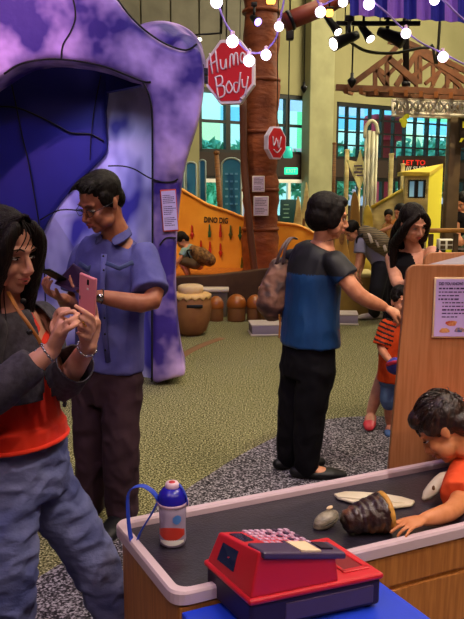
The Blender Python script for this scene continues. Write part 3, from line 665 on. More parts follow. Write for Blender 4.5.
# ================================================================== BOTTLE
c = G(173, 543, .527); c.z = .5275; bo = thing('water_bottle', c, 'clear plastic water bottle with blue lid and blue strap on the touch table', 'bottle')
M['bclear'] = mat('clear_plastic', '#b9a8c4', .15, .6, trans=.35); M['blid'] = mat('blue_lid', '#201a96', .25, .6); M['strap'] = mat('blue_strap', '#2340b8', .6)
b = MB(); b.lathe([(.030, 0), (.036, .004), (.037, .02), (.0355, .05), (.037, .09), (.0375, .118)], c, 32); b.build('bottle_body', M['bclear'], bo)
b = MB(); b.lathe([(.039, .114), (.0395, .125), (.036, .145), (.026, .158), (.016, .162)], c, 32); b.build('lid', M['blid'], bo)
b = MB(); b.lathe([(.039, .1135), (.0402, .115), (.0402, .121), (.039, .1225)], c, 32); b.build('lid_band', M['key'], bo)
b = MB(); b.lathe([(.017, .158), (.0185, .162), (.0185, .17), (.016, .175), (.001, .176)], c, 24); b.build('spout_cap', mat('pink_white_cap', '#d8b8c4', .4), bo)
b = MB(); b.ell(c + V((0, -.002, .1755)), (.009, .009, .004)); b.build('spout_button', M['signred'], bo)
def wrap(name, z0, z1, a0_, a1_, m, r=.0378):
    b = MB(); n = 14; vv = []
    for i in range(n+1):
        t = i/n; a = math.radians(lerp(a0_, a1_, t)); hh = math.sin(math.pi*min(max(t, .08), .92))**.5
        zc = (z0+z1)/2; 
        for s in (-1, 1): vv.append(c + V((r*math.cos(a), r*math.sin(a), zc + s*(z1-z0)/2*hh)))
    b.add(vv, [(2*i, 2*i+2, 2*i+3, 2*i+1) for i in range(n)]); return b.build(name, m, bo)
wrap('red_sticker', .024, .062, 205, 330, mat('red_sticker', '#b83428', .4)); wrap('white_sticker_edge', .010, .026, 215, 325, M['white']); wrap('round_sticker', .07, .096, 275, 312, mat('blue_green_sticker', '#4a7cc0', .4))
b = MB(); b.tube(smooth_path([c + V((-.037, 0, .125)), c + V((-.055, .0, .150)), c + V((-.085, .0, .165)), c + V((-.115, -.01, .150)), c + V((-.118, -.015, .09)), c + V((-.112, -.02, .03)), c + V((-.10, -.02, .004)), c + V((-.085, -.015, .04)), c + V((-.055, -.01, .09)), c + V((-.040, -.004, .118))], 5), [(.0115, .002)]*46, 8, side=(.3, 1, 0)); b.build('carry_strap', M['strap'], bo)
b = MB(); b.tube(smooth_path([c + V((.0, .02, .168)), c + V((.022, 0, .165)), c + V((.038, -.01, .14)), c + V((.041, -.005, .115))], 5), [(.006, .0018)]*16, 8, side=(0, 1, 0)); b.build('lid_tether', M['strap'], bo)
for s in (-1, 1): b = MB(); b.box(c + V((s*.041, 0, .118)), (.006, .01, .022), None, 0, .002); b.build('strap_clip', M['key'], bo)
b = MB(); b.box(c + V((-.10, -.02, .0065)), (.014, .012, .012), None, 0, .003); b.build('strap_buckle', M['key'], bo)
for ch in bo.children:
    for v in ch.data.vertices: v.co *= 1.13


# ================================================================== SHELLS AND BONES ON THE TABLE
ZT = .527
# ribbed dark brown cone specimen lying on its side
M['bark'] = mat('dark_ribbed_shell', '#2c1712', .28, .6, c2='#8a5a34', nscale=16, lo=.52, hi=.75, bump=.8, bscale=45, bdist=.01)
c0_ = G(344, 522, ZT + .045); c1_ = G(383, 512, ZT + .06); ax = (c1_ - c0_); 
sp = thing('ribbed_shell', Z((c0_+c1_)/2, ZT), 'dark brown ribbed cone shell with tan open rim lying on the touch table', 'shell')
b = MB(); pts = []; rad = []
for i in range(41):
    t = i/40; r = lerp(.028, .062, t**.7) + .0035*abs(math.sin(t*math.pi*6)); pts.append(lerp(c0_, c1_, t) ); rad.append(r)
b.tube(pts, rad, 32, round_end=False); o = b.build('shell_cone', M['bark'], sp)
for v in o.data.vertices: v.co += v.normal*.006*noise.noise((v.co)*55)
dn = ax.normalized(); side_ = dn.cross(V((0, 0, 1))).normalized()
b = MB(); b.tube([c1_ - dn*.004, c1_ + dn*.010, c1_ + dn*.014, c1_ + dn*.004, c1_ - dn*.01], [.062, .066, .058, .05, .046], 32); b.build('tan_rim', mat('tan_shell_rim', '#c9923e', .5, c2='#a8742c', nscale=30, bump=.3, bscale=80), sp)
# grey freshwater clam
c = G(326, 521, ZT + .02); cl = thing('clam_shell', Z(c, ZT), 'closed grey brown clam shell beside the ribbed cone shell', 'shell')
M['clam'] = mat('grey_clam', '#5f5648', .3, .6, c2='#a59a84', nscale=26, lo=.35, hi=.7, stretch=(1, 1, 3), bump=.4, bscale=70)
Rc = rot3((.8, .45, .25), (-.5, .8, 0))
b = MB(); b.ell(c, (.048, .028, .020), Rc, 28, 16); o = b.build('lower_valve', M['clam'], cl)
b = MB(); b.ell(c + V((0, 0, .008)), (.047, .027, .021), Rc, 28, 16); b.build('upper_valve', M['clam'], cl)
b = MB(); b.tube([c + Rc @ V((.044*math.cos(a), .0265*math.sin(a), .004)) for a in [math.pi*2*k/24 for k in range(25)]], .002, 6); b.build('hinge_line', M['seam'], cl)
b = MB(); b.ell(c + Rc @ V((.03, .01, .03)), (.012, .008, .005), Rc); b.build('pale_ligament', M['cream'], cl)
# flat pale bone behind
fb = thing('flat_bone', G(372, 502, ZT), 'flat pale blade shaped bone lying behind the ribbed cone shell', 'bone')
M['bone'] = mat('pale_bone', '#d8cdb4', .4, .4, c2='#c4b698', nscale=8)
pb = [(334, 496), (345, 493.5), (362, 494), (385, 496), (402, 499), (415, 503), (412, 507), (396, 509), (372, 508), (352, 504), (338, 500)]
b = MB(); b.prism([G(x, y, ZT+.004) for x, y in pb], (0, 0, .010)); o = b.build('bone_blade', M['bone'], fb); fixn(o); bevel(o, .004, 3)
b = MB(); b.tube(smooth_path([G(338, 497, ZT+.014), G(360, 499, ZT+.016), G(385, 501, ZT+.016), G(405, 503, ZT+.014)], 4), [.002]+[.004]*11+[.002], 8); b.build('bone_ridge', M['bone'], fb)
# long tusk-like bone leaning by the boy's face
a_, b_ = G(424, 498, ZT + .012), W(447, 474, 2.42); lb = thing('tusk_bone', Z(a_, ZT), 'long rounded cream bone with a brown spot standing below the boy\'s chin', 'bone')
b = MB(); b.tube([lerp(a_, b_, t) for t in (0, .12, .35, .65, .88, 1)], [(.008, .008), (.017, .014), (.022, .018), (.024, .02), (.02, .018), (.011, .01)], 20, round_end=True); b.build('bone_shaft', M['bone'], lb)
b = MB(); m_ = lerp(a_, b_, .42) + V((-.006, -.019, .008)); b.ell(m_, (.006, .004, .009)); b.build('brown_spot', M['wood'], lb)

# ================================================================== PODIUM
YP = 3.1
po = thing('oak_podium', V((1.05, 3.4, 0)), 'oak laminate podium kiosk with slanted side and a lilac notice', 'podium')
FB = W(388, 474, YP); FT = W(406.5, 275, YP); sl = (FT.x-FB.x)/(FT.z-FB.z); xb = FB.x - sl*FB.z
zt_ = W(420, 265, YP).z
def pan(dy): 
    pts = [V((xb, YP+dy, 0)), V((FT.x, YP+dy, FT.z))]
    for k in range(1, 7): a = math.radians(180 - 90*k/6); pts.append(V((FT.x + .045 + .045*math.cos(a), YP+dy, zt_ - .045 + .045*math.sin(a))))
    return pts + [V((1.75, YP+dy, zt_)), V((1.75, YP+dy, 0))]
M['podium'] = mat('podium_laminate', '#b0744a', .38, .4, c2='#a0653c', nscale=14, stretch=(7, 7, .35), ndetail=5)
b = MB(); b.prism(pan(0), (0, .03, 0)); o = b.build('front_panel', M['podium'], po); fixn(o); bevel(o, .004)
b = MB(); b.prism([p + V((.24, 0, 0)) if p.x < 1.7 else p for p in pan(.62)], (0, .03, 0)); o = b.build('rear_panel', M['podium'], po); fixn(o); bevel(o, .004)
b = MB(); b.prism([V((1.02, YP+.03, zt_-.09)), V((1.75, YP+.03, zt_+.10)), V((1.75, YP+.62, zt_+.10)), V((1.02, YP+.62, zt_-.09))], (0, 0, .03)); fixn(b.build('sloping_desk', mat('pale_grey_desk', '#a8a8b4', .25), po))
b = MB(); b.prism([V((xb+.27, YP+.03, 0)), V((xb+.29, YP+.03, 0)), V((FT.x+.29, YP+.03, zt_-.16)), V((FT.x+.27, YP+.03, zt_-.16))], (0, .59, 0)); fixn(b.build('end_panel', M['podium'], po))
p1 = W(436, 279, YP-.004); p2 = W(470, 336, YP-.004); wd = .30; ht = p1.z-p2.z; c = V((p1.x + wd/2, YP-.006, (p1.z+p2.z)/2))
nb = thing('information_notice', c, 'lilac DID YOU KNOW notice with rock pictures on the podium front', 'notice')
b = MB(); b.box(c, (wd+.015, .008, ht+.015), None, 0, .002); b.build('notice_edge', M['cream'], nb)
b = MB(); b.box(c + V((0, -.005, 0)), (wd, .003, ht), None); b.build('sheet', mat('lilac_sheet', '#c2a8e0', .6), nb)
M['ink'] = mat('purple_ink', '#3c2458', .6)
x0 = c.x - wd/2 + .012; text('DID YOU KNOW?', 'heading', frame((x0 + .052, YP-.013, c.z + ht*.42), (1, 0, 0), (0, 0, 1)), .018, M['ink'], nb, .0005, .0006, .105)
for i, s in enumerate(('Rocks and fossils are found all around the world', 'in many places', 'Three kinds', '    IGNEOUS  formed by fire', '    molten rock cools', '    SEDIMENTARY  in layers', '    SAND  mud and shells', '    METAMORPHIC  changed', '    by heat')[:9]):
    break
b = MB(); rr = random.Random(9)
for i in range(9):
    z = c.z + ht*(.34 - .062*i); x = x0 + (.018 if i in (4, 5, 6, 7, 8) else 0); e = x0 + (.25 if i not in (2, 8) else .08)
    if i in (3,): e = x0 + .07
    while x < e: q = rr.uniform(.006, .02); b.box((x+q/2, YP-.0125, z), (q, .0012, .005 if i % 3 else .007)); x += q + .004
b.build('lettering', M['ink'], nb)
for dx, dz, col_, k in ((.062, -.27, '#b03a2c', 1.1), (.033, -.395, '#b87450', 1.0), (.098, -.385, '#3c4a8c', 1.0), (.14, -.28, '#7a4a2c', 1)):
    b = MB(); pts = [(x0 + dx + .022*k*math.cos(a)*(1+.2*math.sin(3*a+dx*90)), YP-.012, c.z + ht*dz + .013*k*math.sin(a)*(1+.2*math.cos(2*a))) for a in [math.pi*2*q/12 for q in range(12)]]
    b.prism(pts, (0, -.001, 0)); fixn(b.build('rock_picture', mat('rock_print', col_, .6, c2='#d8a060', nscale=60), nb))

# ================================================================== RIGHT BACKGROUND
M['yellow'] = mat('yellow_board', '#d9c04a', .6, c2='#cdb23e', nscale=3); M['ybone'] = mat('ochre_board', '#a8803c', .6, c2='#8f6a2e', nscale=3)
M['palew'] = mat('pale_plywood', '#cdbd84', .6, c2='#bba86c', nscale=4, stretch=(1, 1, 4))
M['ply'] = mat('pale_tube', '#b9b69a', .35)
def post(px, y0, Y, r, m, name, label, yb=None, cat='post', group=None):
    t_ = W(px, y0, Y); root = thing(name, (t_.x, Y, 0), label, cat, group)
    b = MB(); b.box((t_.x, Y, t_.z/2), (2*r, 2*r, t_.z), None, 0, .01); b.build('shaft', m, root)
    b = MB(); b.box((t_.x, Y, t_.z+.01), (2.4*r, 2.4*r, .03), None, 0, .008); b.build('cap', m, root); return root
post(334.5, 144, 13.0, .03, M['wood'], 'timber_post', 'thin brown timber post nearest the pale concrete column')
post(347, 151, 12.6, .035, M['palew'], 'timber_post', 'pale square timber post left of the star shaped board')
post(391.5, 155, 12.4, .035, M['palew'], 'timber_post', 'pale square timber post beside the tall clear tube')
post(403, 165, 12.6, .03, M['palew'], 'timber_post', 'short pale timber post at the corner of the yellow playhouse')
# long horned boards (bone silhouettes)
def horn(px, yt, yb, w_, Y, lean, label, m):
    c = W(px, yb, Y); t_ = W(px+lean, yt, Y); k = w_/720*Y; root = thing('horn_board', (c.x, Y, 0), label, 'board', 'upright ochre boards')
    H_ = t_.z; pts = smooth_path([V((c.x - k*.5, Y, 0)), V((c.x - k*.62, Y, H_*.35)), V((c.x - k*.42, Y, H_*.6)), V((t_.x - k*.34, Y, H_*.86)), V((t_.x - k*.1, Y, H_)), V((t_.x + k*.22, Y, H_*.9)), V((t_.x + k*.42, Y, H_*.66)), V((c.x + k*.6, Y, H_*.35)), V((c.x + k*.5, Y, 0))], 4)
    b = MB(); b.prism(pts, (0, .07, 0)); o = b.build('board_panel', m, root); fixn(o); bevel(o, .012)
    b = MB(); z = H_*.62; b.prism([V((c.x + k*.18*math.cos(a), Y-.006, z + k*.55*math.sin(a))) for a in [math.pi*2*q/14 for q in range(14)]], (0, -.004, 0)); fixn(b.build('painted_mark', M['wood'], root))
horn(341, 200, 262, 15, 11.0, -1, 'wide ochre upright board just right of the bobbed woman\'s head', M['ybone'])
horn(355, 191, 262, 13, 11.3, 1, 'tall brown tipped ochre board beneath the star shaped board', M['ybone'])
horn(372, 205, 262, 15, 11.6, -3, 'low ochre board behind the bending man with the backpack', M['yellow'])
horn(296, 196, 262, 9, 11.4, 3, 'pale grey edged board right of the trunk column', M['palew'])
horn(303, 182, 262, 8, 11.9, 4, 'slim pale board leaning between the trunk column and the bobbed woman', M['palew'])
# star shaped board
c = W(360, 170, 12.2); st = thing('star_board', c, 'pale yellow four pointed star board with printed lines', 'board')
k = 12.2/720; pts = [V((c.x + x*k, 12.2, c.z + z*k)) for x, z in ((-13, 10), (-3, 8), (0, 20), (3, 8), (12, 12), (7, 0), (3, -12), (0, -20), (-5, -8), (-9, 0))]
b = MB(); b.prism(pts, (0, .05, 0)); fixn(b.build('star_panel', mat('star_yellow', '#d8d090', .6), st))
b = MB(); [b.box((c.x - 2*k + (i % 2)*.05, 12.19, c.z + (4 - 3*i)*k), (8*k, .01, 1.1*k)) for i in range(4)]; b.build('lettering', M['ink'], st)
b = MB(); b.tube([V((c.x, 12.24, 0)), c + V((0, .04, -.3))], .02); b.build('support_pole', M['palew'], st)
# tall clear tube tower with arched top
tw = thing('tube_tower', (W(371, 250, 12).x, 12, 0), 'tall pale tube tower with a rounded top beside the star board', 'exhibit')
for x, r in ((366, .022), (369.5, .03), (373.5, .035), (377, .022)):
    a = W(x, 129 + abs(x-371)*.9, 12); b = MB(); b.tube([V((a.x, 12, 0)), a], r, 10); b.build('tube', M['ply'], tw)
b = MB(); b.tube(smooth_path([W(365, 138, 12), W(366, 127, 12), W(371, 121, 12), W(376, 124, 12), W(378, 134, 12)], 4), .03, 10); b.build('arched_top', M['ply'], tw)
b = MB(); [b.lathe([(.12, 0), (.14, .01), (.14, .05), (.12, .06)], V((W(371, 250, 12).x, 12, z)), 20) for z in (1.0, )]; b.build('tube_collar', M['palew'], tw)
# sloping pale panel (ramp wall)
rw = thing('ramp_panel', W(388, 205, 11.9), 'pale cream ramp panel sloping up behind the reaching child', 'panel')
b = MB(); b.prism([W(372, 262, 11.8), W(372, 208, 11.8), W(404, 190, 11.8), W(404, 262, 11.8)], (0, .06, 0)); o = b.build('panel_board', M['palew'], rw); fixn(o)
b = MB(); b.tube([W(371, 207.5, 11.78), W(405, 188.5, 11.78)], .025); b.build('top_rail', M['yellow'], rw)
# yellow playhouse
ph = thing('playhouse', V((W(415, 250, 11.5).x, 11.8, 0)), 'yellow playhouse with a blue paned window and a slanting roof edge', 'playhouse')
YH = 11.4
b = MB(); x0_, x1_ = W(404, 200, YH), W(428, 200, YH)
zt1 = W(404, 176, YH).z; 
def wall4(b, xa, xb_, za, zb, Y, mi=0): b.box(((xa+xb_)/2, Y+.04, (za+zb)/2), (xb_-xa, .08, zb-za), None, mi)
wx0, wx1, wz0, wz1 = W(407.5, 200, YH).x, W(425, 200, YH).x, W(410, 198, YH).z, W(410, 180, YH).z
wall4(b, x0_.x, wx0, 0, zt1, YH); wall4(b, wx1, x1_.x, 0, zt1, YH); wall4(b, wx0, wx1, 0, wz0, YH); wall4(b, wx0, wx1, wz1, zt1, YH)
b.build('front_wall', M['palew'], ph)
b = MB(); b.prism([V((x1_.x, YH, 0)), V((x1_.x, YH, zt1)), V((W(441, 170, YH+.6).x, YH+.5, W(441, 167.5, YH+.5).z)), V((W(441, 170, YH+.6).x, YH+.5, 0))], (.02, .06, 0)); fixn(b.build('side_wall', mat('bright_yellow', '#e8d840', .6), ph))
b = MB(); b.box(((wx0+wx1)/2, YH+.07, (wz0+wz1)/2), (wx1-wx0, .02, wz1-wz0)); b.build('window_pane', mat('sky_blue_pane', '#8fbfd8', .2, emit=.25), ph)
b = MB(); xm = (wx0+wx1)/2
for x in (wx0, xm, wx1): b.box((x, YH+.03, (wz0+wz1)/2), (.05, .06, wz1-wz0))
b.box((xm, YH+.03, wz0), (wx1-wx0, .06, .04)); b.box((xm, YH+.03, wz1), (wx1-wx0, .06, .04)); b.build('window_frame', M['fr'], ph)
b = MB(); b.prism([V((x0_.x-.05, YH-.04, zt1)), V((x1_.x, YH-.04, zt1)), V((W(441, 170, YH+.6).x, YH+.5, W(441, 167.5, YH+.5).z)), V((W(441, 170, YH+.6).x, YH+.56, W(441, 167.5, YH+.5).z)), V((x0_.x-.05, YH+.3, zt1))], (0, 0, .06)); fixn(b.build('roof_edge', M['yellow'], ph))
# dark fascia with lettering over the playhouse
fa = thing('fascia_sign', W(418, 170, 12.8), 'dark fascia board with small red and white lettering above the playhouse', 'sign')
c = W(424, 166.5, 12.8); b = MB(); b.box(c, (.95, .06, .36)); b.build('board_panel', M['band'], fa)
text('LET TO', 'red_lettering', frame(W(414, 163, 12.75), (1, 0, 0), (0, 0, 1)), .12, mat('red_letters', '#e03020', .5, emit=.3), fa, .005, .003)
text('/// SHOUT', 'white_lettering', frame(W(420, 169, 12.75), (1, 0, 0), (0, 0, 1)), .11, M['white'], fa, .005, .003)
b = MB(); b.tube([V((c.x-.4, 12.85, 0)), V((c.x-.4, 12.85, c.z))], .03); b.tube([V((c.x+.4, 12.85, 0)), V((c.x+.4, 12.85, c.z))], .03); b.build('support_pole', M['band'], fa)
# big brown post with sign
M['brownp'] = mat('dull_brown_paint', '#5c4a34', .6, c2='#4c3c2a', nscale=5)
bp = thing('brown_pillar', (W(455, 250, 9.6).x, 9.6, 0), 'square dull brown pillar carrying the dark construction sign', 'post')
a = W(455.5, 108, 9.6); b = MB(); b.box((a.x, 9.6, a.z/2), (.155, .155, a.z), None, 0, .01); b.build('shaft', M['brownp'], bp)
b = MB(); b.box((a.x, 9.6, a.z), (.2, .2, .05), None, 0, .01); b.build('cap', M['brownp'], bp)
bs = thing('construction_sign', W(468, 128, 9.4), 'dark construction sign with yellow lettering and hazard stripes at the frame edge', 'sign')
c = W(472, 127, 9.42); b = MB(); b.box(c, (.32, .04, .52), None, 0, .01); b.build('board_panel', M['band'], bs)
b = MB(); b.box(W(472, 113, 9.39), (.28, .02, .13)); b.build('pale_plate', mat('pale_olive_plate', '#8c8a5c', .6), bs)
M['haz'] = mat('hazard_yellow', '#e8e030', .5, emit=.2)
text('BUILD', 'lettering', frame(W(472, 125, 9.38), (1, 0, 0), (0, 0, 1)), .1, M['haz'], bs, .004, .004, .24)
b = MB()
for i in range(5): p = W(461 + i*5, 140, 9.38); b.prism([p + V((-.02, 0, -.025)), p + V((.01, 0, -.025)), p + V((.035, 0, .025)), p + V((.005, 0, .025))], (0, .01, 0))
fixn(b.build('hazard_stripes', M['haz'], bs))
# pale lattice mast
lm = thing('lattice_mast', (W(448, 250, 10.6).x, 10.6, 0), 'pale lattice mast with crossed braces left of the brown pillar', 'mast')
b = MB(); xa, xb_ = W(445, 200, 10.6).x, W(451, 200, 10.6).x; zh = W(448, 118, 10.6).z; z = 0
for x in (xa, xb_):
    for y in (10.55, 10.65): b.tube([(x, y, 0), (x, y, zh)], .01, 6)
while z < zh: b.tube([(xa, 10.55, z), (xb_, 10.55, z+.12)], .007, 5); b.tube([(xb_, 10.55, z), (xa, 10.55, z+.12)], .007, 5); z += .14
b.build('lattice', M['palew'], lm)
hz_ = thing('hazard_board', W(443, 200, 10.2), 'upright black and yellow hazard striped board beside the playhouse', 'board')
p = W(446.5, 215, 10.2); b = MB(); b.box((p.x, 10.2, p.z/2+.3), (.09, .03, p.z+.6)); b.build('board_panel', M['black'], hz_)
for i in range(7): z = .5 + i*.2; b = MB(); b.prism([(p.x-.045, 10.183, z), (p.x+.045, 10.183, z+.07), (p.x+.045, 10.183, z+.14), (p.x-.045, 10.183, z+.07)], (0, -.004, 0)); fixn(b.build('stripe', M['haz'], hz_))
# wooden rail and clutter under it
rl_ = thing('wood_rail', W(450, 232, 8.6), 'honey coloured wooden rail in front of the brown pillar', 'rail')
a, b2 = W(428, 230, 8.6), W(500, 231, 8.6); b = MB(); b.box((a+b2)/2, ((b2.x-a.x), .12, .05), None, 0, .01); b.build('top_rail', mat('honey_wood', '#b07a34', .5, c2='#96642a', nscale=10), rl_)
for px in (431, 456, 485): q = W(px, 234, 8.6); b = MB(); b.box((q.x, 8.6, q.z/2), (.05, .05, q.z)); b.build('rail_post', M['brownp'], rl_)
cr2 = thing('white_crate', W(445, 244, 9.1), 'white framed box with printed squares under the wooden rail', 'box')
c = W(445, 244.5, 9.1); b = MB(); b.box(c, (.19, .12, .14), None, 0, .01); b.build('box_body', M['white'], cr2)
for i in range(2):
    for j in range(2): b = MB(); b.box(c + V((-.045+.09*i, -.063, -.03+.06*j)), (.06, .01, .04)); b.build('printed_square', M['brownp'], cr2)
cnt = thing('work_counter', (W(446, 260, 9.2).x, 9.2, 0), 'brown counter with yellow and black hazard edge behind the podium', 'counter')
c = W(455, 254, 9.0); b = MB(); b.box((c.x, 9.15, c.z/2), (.8, .4, c.z), None, 0, .01); b.build('counter_body', M['brownp'], cnt)
for i in range(6): b = MB(); b.box((c.x-.34+.12*i, 8.94, c.z+.03), (.07, .02, .055)); b.build('hazard_block', M['haz'] if i % 2 == 0 else M['black'], cnt)
for i in (0,): b = MB(); b.box((c.x, 9.15, c.z+.03), (.8, .4, .04)); b.build('counter_top', M['black'], cnt)
# low tan bench block behind the bobbed woman
bn = thing('tan_bench', G(356, 318), 'long tan bench block beside the bending man\'s dark trousers', 'bench')
a = W(334, 274, 9.2); b2 = W(372, 274, 9.2); b = MB(); b.box(((a.x+b2.x)/2, 9.3, a.z/2), (b2.x-a.x, .5, a.z), None, 0, .03); b.build('bench_body', mat('tan_bench_paint', '#9c8038', .6, c2='#86682c', nscale=3), bn)
b = MB(); b.box(((a.x+b2.x)/2, 9.3, a.z), (b2.x-a.x+.06, .56, .05), None, 0, .015); b.build('bench_top', M['palew'], bn)

# ================================================================== TIMBER ROOF TRUSSES
M['truss'] = mat('red_brown_timber', '#54331f', .6, c2='#6e452a', nscale=8)
def beam(b, p, q, wx, wy=None):
    p, q = V(p), V(q); d = q-p; b.box((p+q)/2, (wx, wy or wx, d.length), rot3(V((0, 1, 0)).cross(d) if abs(d.normalized().y) < .9 else (1, 0, 0), (0, 1, 0)) if False else d.to_track_quat('Z', 'Y').to_matrix())
def truss(name, Y, lines, label, m, wd=.07, group='timber roof trusses'):
    p = W(*lines[0][0], Y); root = thing(name, p, label, 'truss', group)
    for i, (p, q) in enumerate(lines):
        b = MB(); beam(b, W(*p, Y), W(*q, Y), wd if i < 3 else wd*.7); b.build('chord' if i == 0 else ('rafter' if i < 3 else 'web'), m, root)
truss('roof_truss', 9.0, [((336, 87.5), (480, 93)), ((343, 91), (390, 56)), ((388, 58), (418, 84)), ((375, 67), (375, 88)), ((387, 60), (387, 88)), ((375, 68), (387, 87)), ((387, 76), (402, 60))], 'nearest timber roof truss, its left tip poking toward the concrete column', M['truss'])
truss('roof_truss', 9.9, [((352, 89), (520, 96)), ((396, 86), (418, 51)), ((417, 51), (470, 84)), ((403, 82), (434, 61)), ((420, 54), (420, 84)), ((433, 60), (433, 86)), ((425, 84), (446, 66)), ((447, 68), (447, 88)), ((389, 78), (375, 66)), ((433, 62), (460, 86))], 'middle timber roof truss with the most crossed webs', M['truss'])
truss('roof_truss', 10.9, [((380, 92), (560, 99)), ((385, 60), (402, 41)), ((402, 40), (500, 88)), ((388, 42), (424, 50)), ((416, 47), (416, 90)), ((445, 61), (430, 90)), ((460, 68), (442, 90)), ((455, 66), (455, 90)), ((438, 58), (464, 92))], 'farthest timber roof truss with its peak beside the dark hanging fixture', M['truss'])
cp = thing('canopy_battens', W(380, 92, 9.4), 'row of brown canopy battens under the timber trusses', 'canopy')
for i in range(9):
    b = MB(); p = W(346 + i*15, 90.5 + i*.7, 8.9); q = W(352 + i*15, 93 + i*.7, 11.2); beam(b, p, q, .045, .07); b.build('batten', mat('orange_brown_batten', '#7d4a22', .6) if i == 0 else bpy.data.materials['orange_brown_batten'], cp)
b = MB(); beam(b, W(366, 94, 9.2), W(500, 99, 9.2), .05, .06); b.build('cross_beam', M['truss'], cp)
# white box truss
wt = thing('white_box_truss', W(396, 105, 9.3), 'white lattice box truss hanging below the timber roof', 'truss')
for dy in (0, .25):
    for (p, q) in (((396, 98), (500, 102)), ((396, 113), (500, 117))):
        b = MB(); b.tube([W(*p, 9.3) + V((0, dy, 0)), W(*q, 9.3) + V((0, dy, 0))], .022, 8); b.build('chord', M['white'], wt)
    for i in range(8):
        x0q, x1q = 397 + i*10.5, 397 + (i+1)*10.5; b = MB()
        b.tube([W(x0q, 98 + i*.4, 9.3) + V((0, dy, 0)), W(x1q, 113 + i*.4, 9.3) + V((0, dy, 0))], .014, 6); b.tube([W(x1q, 98 + i*.4, 9.3) + V((0, dy, 0)), W(x0q, 113 + i*.4, 9.3) + V((0, dy, 0))], .014, 6)
        b.tube([W(x0q, 98 + i*.4, 9.3) + V((0, dy, 0)), W(x0q, 113 + i*.4, 9.3) + V((0, dy, 0))], .016, 6); b.build('brace', M['white'], wt)
b = MB(); c = W(404, 122, 9.3); b.ell(c, (.04, .03, .07)); b.ell(c + V((.03, 0, .07)), .035); b.ell(c + V((-.03, 0, .02)), .03); ty = b.build('hanging_toy', M['haz'], None); tag(ty, 'small yellow and white toy hanging below the white box truss', 'toy')
for Yh, px, y0_ in ((9.4, 406, 24),):
    hf = thing('hanging_pipe', W(px, y0_, Yh), 'dark vertical pipe dropping through the timber trusses', 'pipe'); b = MB(); b.tube([W(px, -40, Yh), W(px, 86, Yh)], .04, 10); b.build('pipe', M['steel'], hf); b = MB(); b.lathe([(.05, -.03), (.06, 0), (.05, .03)], W(px, 84, Yh), 12); b.build('flange', M['steel'], hf)

# ================================================================== AWNING, STRING LIGHTS, SPOTLIGHTS
M['awb'] = mat('awning_blue', '#24249a', .7); M['awl'] = mat('awning_lavender', '#8a60d0', .7)
aw = thing('striped_awning', W(400, 5, 6.2), 'blue and lavender striped awning hanging into the top right corner', 'awning')
ed = [350, 358.5, 374, 387, 403, 416, 430, 444, 457, 471, 485]
val, roof = MB(), MB()
for i in range(len(ed)-1):
    mi = i % 2; n = 6
    for k in range(n):
        xa = lerp(ed[i], ed[i+1], k/n); xb_ = lerp(ed[i], ed[i+1], (k+1)/n)
        def pt(x, y, dy=0): q = W(x, y, 6.2); return q + V((0, dy + .02*math.sin((x-350)*.45), 0))
        yb_ = lambda x: 15 + (x-350)*.065
        val.prism([pt(xa, -14), pt(xb_, -14), pt(xb_, yb_(xb_)), pt(xa, yb_(xa))], (0, .006, 0), mi)
        zz = W(xa, -14, 6.2).z
        q0, q1 = pt(xa, -14), pt(xb_, -14); roof.prism([q0, q1, q1 + V((0, 1.2, .5)), q0 + V((0, 1.2, .5))], (0, 0, .006), mi)
fixn(val.build('valance', [M['awb'], M['awl']], aw)); fixn(roof.build('canopy', [M['awb'], M['awl']], aw))
b = MB(); b.tube([W(349, -14, 6.2), W(486, -14, 6.2)], .02); b.build('front_bar', M['steel'], aw)
M['bulb'] = mat('lit_bulb', '#f0e0ff', .3, emit=5); M['cable'] = mat('lilac_cable', '#8a70b8', .5); M['wbulb'] = mat('lit_orange_bulb', '#ffa040', .3, emit=4)
def string(P, bulbs, Y, label):
    root = thing('string_lights', W(*P[0], Y), label, 'string lights')
    b = MB(); b.tube(smooth_path([W(x, y, Y) for x, y in P], 8), .006, 6); b.build('cable', M['cable'], root)
    for x, y, r in bulbs:
        c = W(x, y, Y-.02); b = MB(); b.ell(c, r, None, 20, 14); b.build('bulb', M['bulb'], root)
        b = MB(); b.tube([c + V((0, .01, r*.8)), c + V((0, .015, r*1.7))], r*.38, 10); b.build('socket', M['key'], root)
string([(210, -25), (216, -4), (224, 20), (233, 34), (246, 50), (258, 53), (268, 48), (276, 38), (280, 20), (284, 0), (286, -20)], [(216.5, 2, .036), (232.5, 41.5, .036), (249, 61, .034), (266, 55, .031), (279, 26.5, .028)], 4.6, 'looping string of lit violet white bulbs in front of the octagonal sign')
string([(312, -20), (320, 4), (340, -4), (352, -6), (369, -1), (388, 14), (400, 26), (420, 42), (443, 53), (464, 64), (500, 78)], [(320.5, 12, .034), (343, 2, .03), (369, 4, .036), (406, 33.5, .031), (443, 57, .033)], 4.9, 'string of lit bulbs running down to the right below the awning')
string([(425, -12), (443, 0), (464, 20), (490, 40)], [(434.5, 0, .028)], 4.4, 'short string of bulbs crossing the lavender stripes of the awning')
ob_ = thing('amber_lamp', W(329.5, 13, 6), 'small amber lamp beside the leftmost bulb of the sloping string', 'lamp'); b = MB(); b.box(W(329.5, 13, 6), (.055, .05, .055), None, 0, .015); b.build('lens', M['wbulb'], ob_); b = MB(); b.box(W(329.5, 8.5, 6), (.06, .06, .02), None, 0, .005); b.tube([W(329.5, 8.5, 6), V((W(329.5, 8.5, 6).x, 6, 8))], .006, 6); b.build('lamp_housing', M['steel'], ob_)
ob_ = thing('amber_lamp', W(271, -2, 8.5), 'small amber lamp at the top beside the trunk column', 'lamp'); b = MB(); b.box(W(271, 1, 8.5), (.10, .08, .06), None, 0, .02); b.build('lens', M['wbulb'], ob_); b = MB(); b.box(W(271, -3, 8.5), (.12, .1, .03), None, 0, .01); b.build('lamp_housing', M['steel'], ob_)
